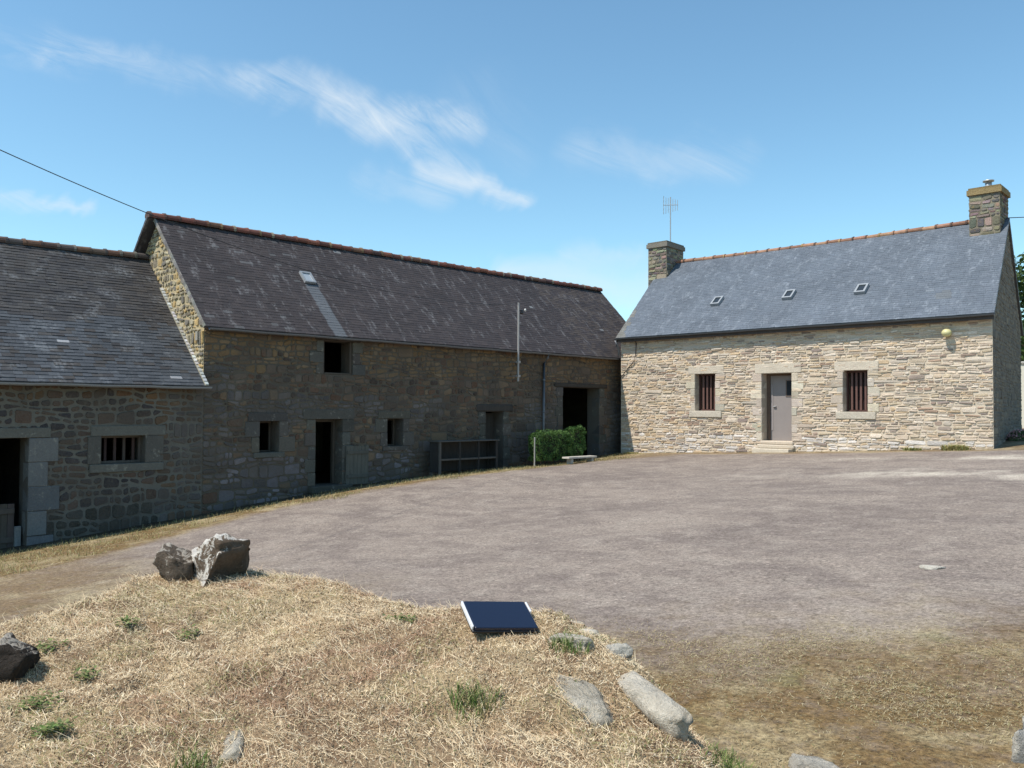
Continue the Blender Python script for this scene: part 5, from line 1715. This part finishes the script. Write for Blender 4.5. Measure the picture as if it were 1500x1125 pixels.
rock('yard_rock', on(-1.02, 4.60, 0.03), (0.34, 0.3, 0.28), 'blue-grey rock cut by the right edge of the picture', M_ROCK, (0.30, 0.285, 0.26), 32, rz=.2, rough=0.15)
rock('yard_rock', on(-2.87, 8.75, 0.0), (0.24, 0.14, 0.045), 'flat pale stone lying alone on the open gravel', M_ROCK, (0.5, 0.46, 0.4), 33, rz=.2, rough=0.08, sub=2)

# ------------------------------------------------------------------ laptop on the bank
lap = empty('laptop', (0, 0, 0), 'closed dark navy laptop lying on the dry grass of the bank', 'laptop')
lw, ld_, lh = 0.405, 0.275, 0.040


def rbox(mb, x0, x1, y0, y1, z0, z1, r, col=(1, 1, 1), n=5, top=0.004):
    def ring(ins, z):
        out = []
        for cx_, cy_, a0 in ((x1 - r, y1 - r, 0), (x0 + r, y1 - r, 90), (x0 + r, y0 + r, 180), (x1 - r, y0 + r, 270)):
            for k in range(n):
                a = math.radians(a0 + 90 * k / (n - 1)); out.append((cx_ + (r - ins) * math.cos(a), cy_ + (r - ins) * math.sin(a), z))
        return out
    R = [ring(top, z0), ring(0, z0 + top), ring(0, z1 - top), ring(top, z1)]
    m4 = 4 * n
    fs = [(i * m4 + k, i * m4 + (k + 1) % m4, (i + 1) * m4 + (k + 1) % m4, (i + 1) * m4 + k) for i in range(3) for k in range(m4)]
    fs += [tuple(range(m4))[::-1], tuple(3 * m4 + k for k in range(m4))]
    mb.raw([p for q in R for p in q], fs, col)


def gloss(name, col, rough, coat=0.0, metal=0.0):
    mt, nt, n, l, p = newmat(name); b = NB(nt)
    f = b.noise(40, 3, 0.6, b.pos())
    l.new(b.mix(b.math('MULTIPLY', f, 0.3), (*col, 1), (*[min(1, c * 1.5) for c in col], 1)), p.inputs['Base Color'])
    l.new(b.math('ADD', rough, b.math('MULTIPLY', f, 0.08)), p.inputs['Roughness'])
    p.inputs['Coat Weight'].default_value = coat; p.inputs['Metallic'].default_value = metal
    return mt


m_ = MB(); rbox(m_, -lw / 2, lw / 2, -ld_ / 2, ld_ / 2, 0.0, 0.017, 0.012); m_.build('base', gloss('black_plastic', (0.012, 0.012, 0.014), 0.35), lap)
m_ = MB(); rbox(m_, -lw / 2 + .012, lw / 2 - .010, -ld_ / 2, ld_ / 2, 0.0185, lh, 0.010); m_.build('lid', gloss('navy_lid', (0.008, 0.012, 0.030), 0.28, 0.0), lap)
M_TRIM = gloss('silver_trim', (0.72, 0.72, 0.74), 0.35, 0, 0.2)
m_ = MB()
rbox(m_, -lw / 2 - .004, -lw / 2 + .008, -ld_ / 2 + .01, ld_ / 2 - .004, 0.0175, lh + .0015, 0.006, n=4, top=.002)
m_.build('edge_trim', M_TRIM, lap)
m_ = MB()
rbox(m_, lw / 2 - .007, lw / 2 + .004, 0.03, ld_ / 2 - .004, 0.0175, lh + .001, 0.006, n=4, top=.002)
m_.build('edge_trim', M_TRIM, lap)
m_ = MB(); m_.tube([(-0.12, ld_ / 2 - .004, 0.017), (0.12, ld_ / 2 - .004, 0.017)], 0.008, (1, 1, 1), 0, 8); m_.build('hinge', gloss('hinge_plastic', (0.02, 0.02, 0.022), 0.4), lap)
lap.location = (-3.565, 3.575, -1.228)
lap.rotation_euler = (math.radians(20.0), math.radians(4.5), math.radians(64))

# ------------------------------------------------------------------ green weeds in the dry grass


def weed(x, y, n, size, label, seed, kind=0, cols=None, group='green weeds among the dry grass'):
    rs = random.Random(seed)
    z = surf_z(x, y)
    zx = (surf_z(x + .1, y) - surf_z(x - .1, y)) / .2; zy = (surf_z(x, y + .1) - surf_z(x, y - .1)) / .2
    mb = MB()
    cols = cols or [(0.12, 0.18, 0.045), (0.16, 0.22, 0.06), (0.10, 0.15, 0.04), (0.24, 0.25, 0.10), (0.30, 0.28, 0.13)]
    n = int(n * 0.62)
    for _ in range(n):
        r = size * rs.random() ** 0.8 * 1.25; a = rs.uniform(0, 6.28); r *= 0.8 + 0.3 * math.sin(a * 1.5 + seed) ** 2
        bx, by = x + r * math.cos(a) * .8, y + r * math.sin(a) * .8
        bz = z + (zx * (bx - x) + zy * (by - y))
        az = rs.uniform(0, 6.28); c = rs.choice(cols); k = rs.uniform(.75, 1.2); c = tuple(q * k for q in c)
        if kind == 0:     # broad leaf on a short stalk
            L = rs.uniform(.014, .03); h = rs.uniform(.01, .05)
            d = Vector((math.cos(az), math.sin(az), rs.uniform(-.2, .7))).normalized(); s = d.cross(Vector((0, 0, 1))).normalized() * L * .38
            p = Vector((bx, by, bz + h))
            mb.raw([p, p + d * L * .5 + s, p + d * L, p + d * L * .5 - s], [(0, 1, 2, 3)], c)
        else:             # blade
            L = rs.uniform(.04, .10); w = rs.uniform(.0018, .0034)
            d = Vector((math.cos(az) * .5, math.sin(az) * .5, 1)).normalized(); s = Vector((-math.sin(az), math.cos(az), 0)) * w
            p = Vector((bx, by, bz - .005)); q = p + d * L * .6; t = q + (d + Vector((math.cos(az), math.sin(az), -.4)) * .6).normalized() * L * .4
            mb.raw([p - s, p + s, q + s * .8, q - s * .8, t], [(0, 1, 2, 3), (3, 2, 4)], c)
    o = mb.build('weed', M_LEAF, None, origin=(x, y, z))
    return tag(o, label, 'weed', group)


W = [(-4.10, 3.28, 240, .10, 'bright green leafy weed at the crest midway between boulder and laptop', 0),
     (-3.02, 2.86, 380, .13, 'tall green grass tuft in the dark patch below the laptop', 1),
     (-3.08, 3.62, 300, .11, 'green grass tuft growing under the rounded grey edging stone', 1),
     (-5.35, 2.15, 200, .08, 'small upright green weed in the left middle of the bank', 0),
     (-5.30, 1.70, 220, .10, 'low green weed just right of the dark left boulder', 0),
     (-4.55, 1.42, 260, .11, 'spreading green weed above the dark crack at the lower left', 0),
     (-4.15, 1.36, 340, .08, 'elongated green weed near the lower left corner', 0),
     (-4.75, 1.70, 160, .08, 'dark green weed beside the hollow in the left of the bank', 0),
     (-3.35, 1.62, 220, .11, 'green grass tuft at the bottom edge left of centre', 1),
     (-2.05, 3.58, 520, .15, 'large green grass tuft at the foot of the long edging stone', 1),
     (-2.22, 3.78, 300, .11, 'green tuft right of the lower end of the long edging stone', 1),
     (-4.95, 2.35, 140, .07, 'thin pale green weed in the left centre of the bank', 0)]
for i, (x, y, n, s, lab, k) in enumerate(W): weed(x, y, n, s, lab, 200 + i, k)

# dry tufts at the cottage foot on the right
DRYC = [(0.42, 0.36, 0.16), (0.34, 0.3, 0.12), (0.25, 0.27, 0.1)]


def tuft(x, y, n, size, hgt, label, seed, cols):
    rs = random.Random(seed); z = ground_z(x, y); mb = MB()
    for _ in range(n):
        r = size * math.sqrt(rs.random()); a = rs.uniform(0, 6.28); az = rs.uniform(0, 6.28)
        L = hgt * rs.uniform(.5, 1.1); w = rs.uniform(.006, .012)
        d = Vector((math.cos(az) * .5, math.sin(az) * .5, 1)).normalized(); s = Vector((-math.sin(az), math.cos(az), 0)) * w
        p = Vector((x + r * math.cos(a), y + r * math.sin(a) * .4, z - .02)); q = p + d * L * .6; t = q + (d + Vector((math.cos(az), math.sin(az), -.4)) * .6).normalized() * L * .4
        mb.raw([p - s, p + s, q + s * .8, q - s * .8, t], [(0, 1, 2, 3), (3, 2, 4)], rs.choice(cols))
    return tag(mb.build('grass_tuft', M_LEAF, None, origin=(x, y, z)), label, 'grass', 'tufts at the cottage foot')


tuft(-7.05, 23.25, 420, .34, .22, 'wide straw-coloured tuft at the cottage foot near its right corner', 301, DRYC)
tuft(-8.1, 23.3, 200, .25, .14, 'smaller greenish tuft at the cottage foot left of the wide straw one', 302, DRYC[1:] + [(0.16, 0.2, 0.07)])
tuft(-17.0, 23.2, 160, .3, .12, 'low tuft at the cottage foot beside the barn corner', 303, DRYC)

# flower clump, wall, trees beyond the cottage
fl = empty('flower_clump', (-6.35, 26.2, ground_z(-6.3, 26.2)), 'pink flowering clump in the shade beside the cottage gable', 'flowers')
rs = random.Random(9)
pts = []
for _ in range(900):
    a = rs.uniform(0, 6.28); e = math.asin(rs.random()); pts.append(Vector((math.cos(a) * math.cos(e), math.sin(a) * math.cos(e), math.sin(e))))
base = Vector((-6.30, 26.2, ground_z(-6.3, 26.2)))
mb = MB(); leaf_cloud(mb, [base + Vector((p.x * .34, p.y * .34, p.z * .26)) for p in pts], pts, .035, [(0.07, 0.12, 0.04), (0.1, 0.14, 0.06)], rs); mb.build('foliage', M_LEAF, fl)
mb = MB(); leaf_cloud(mb, [base + Vector((p.x * .36, p.y * .36, p.z * .29)) for p in pts[:420] if p.z > .15], pts[:420], .03, [(0.62, 0.34, 0.36), (0.7, 0.45, 0.45), (0.55, 0.28, 0.3)], rs); mb.build('blossom', M_LEAF, fl)

ww = empty('rendered_wall', (-10, 47.2, -0.7), 'cream rendered garden wall beyond the right end of the cottage', 'wall')
mb = MB(); mb.box(-14.0, 6.0, 47.0, 47.3, -1.5, 2.35, (0.62, 0.58, 0.48), 0, .02); mb.build('render', M_PAINT, ww)
mb = MB(); mb.box(-14.05, 6.05, 46.93, 47.37, 2.352, 2.47, (0.42, 0.4, 0.36), 0, .02); mb.build('coping', M_DRESSED, ww)


def tree(x, y, zb, h, cw, label, seed, n=5200):
    rs = random.Random(seed)
    root = empty('broadleaf_tree', (x, y, zb), label, 'tree', 'trees beyond the cottage')
    mb = MB()
    mb.tube([(x, y, zb - .2), (x + .1, y, zb + h * .25), (x - .1, y + .1, zb + h * .55), (x, y, zb + h * .8)], [.32, .24, .14, .05], (1, 1, 1), 0, 8)
    blobs = []
    for i in range(11):
        a = rs.uniform(0, 6.28); r = cw * rs.uniform(.2, .75); zz = zb + h * rs.uniform(.35, .9)
        c = Vector((x + r * math.cos(a), y + r * math.sin(a), zz)); blobs.append((c, cw * rs.uniform(.35, .55)))
        mb.tube([(x, y, zb + h * rs.uniform(.2, .5)), ((x + c.x) / 2, (y + c.y) / 2, zz - h * .1), tuple(c)], [.11, .07, .03], (1, 1, 1), 0, 6)
    mb.build('trunk', M_BARK, root)
    mb = MB(); P_, N_ = [], []
    for _ in range(n):
        c, r = rs.choice(blobs)
        v = Vector((rs.gauss(0, 1), rs.gauss(0, 1), rs.gauss(0, 1))).normalized()
        rr = r * rs.uniform(.55, 1.05) * (1 + .25 * (float(vnoise(np.array([v.x * 3 + c.x]), np.array([v.y * 3 + v.z * 3]), seed)[0]) - .5))
        P_.append(c + Vector((v.x, v.y, v.z * .85)) * rr); N_.append(v)
    leaf_cloud(mb, P_, N_, .17, [(0.04, 0.075, 0.02), (0.055, 0.10, 0.028), (0.035, 0.065, 0.018), (0.07, 0.115, 0.03)], rs)
    mb.build('crown', M_LEAF, root)


tree(-11.2, 52, -0.6, 9.0, 3.0, 'dark leafy tree rising behind the cream wall next to the gable', 501)
tree(-6.0, 53, -0.6, 8.0, 3.2, 'second dark leafy tree farther right behind the cream wall', 502)
tree(-14.5, 56, -0.6, 7.0, 2.6, 'leafy tree hidden mostly behind the cottage roof', 503, 3000)
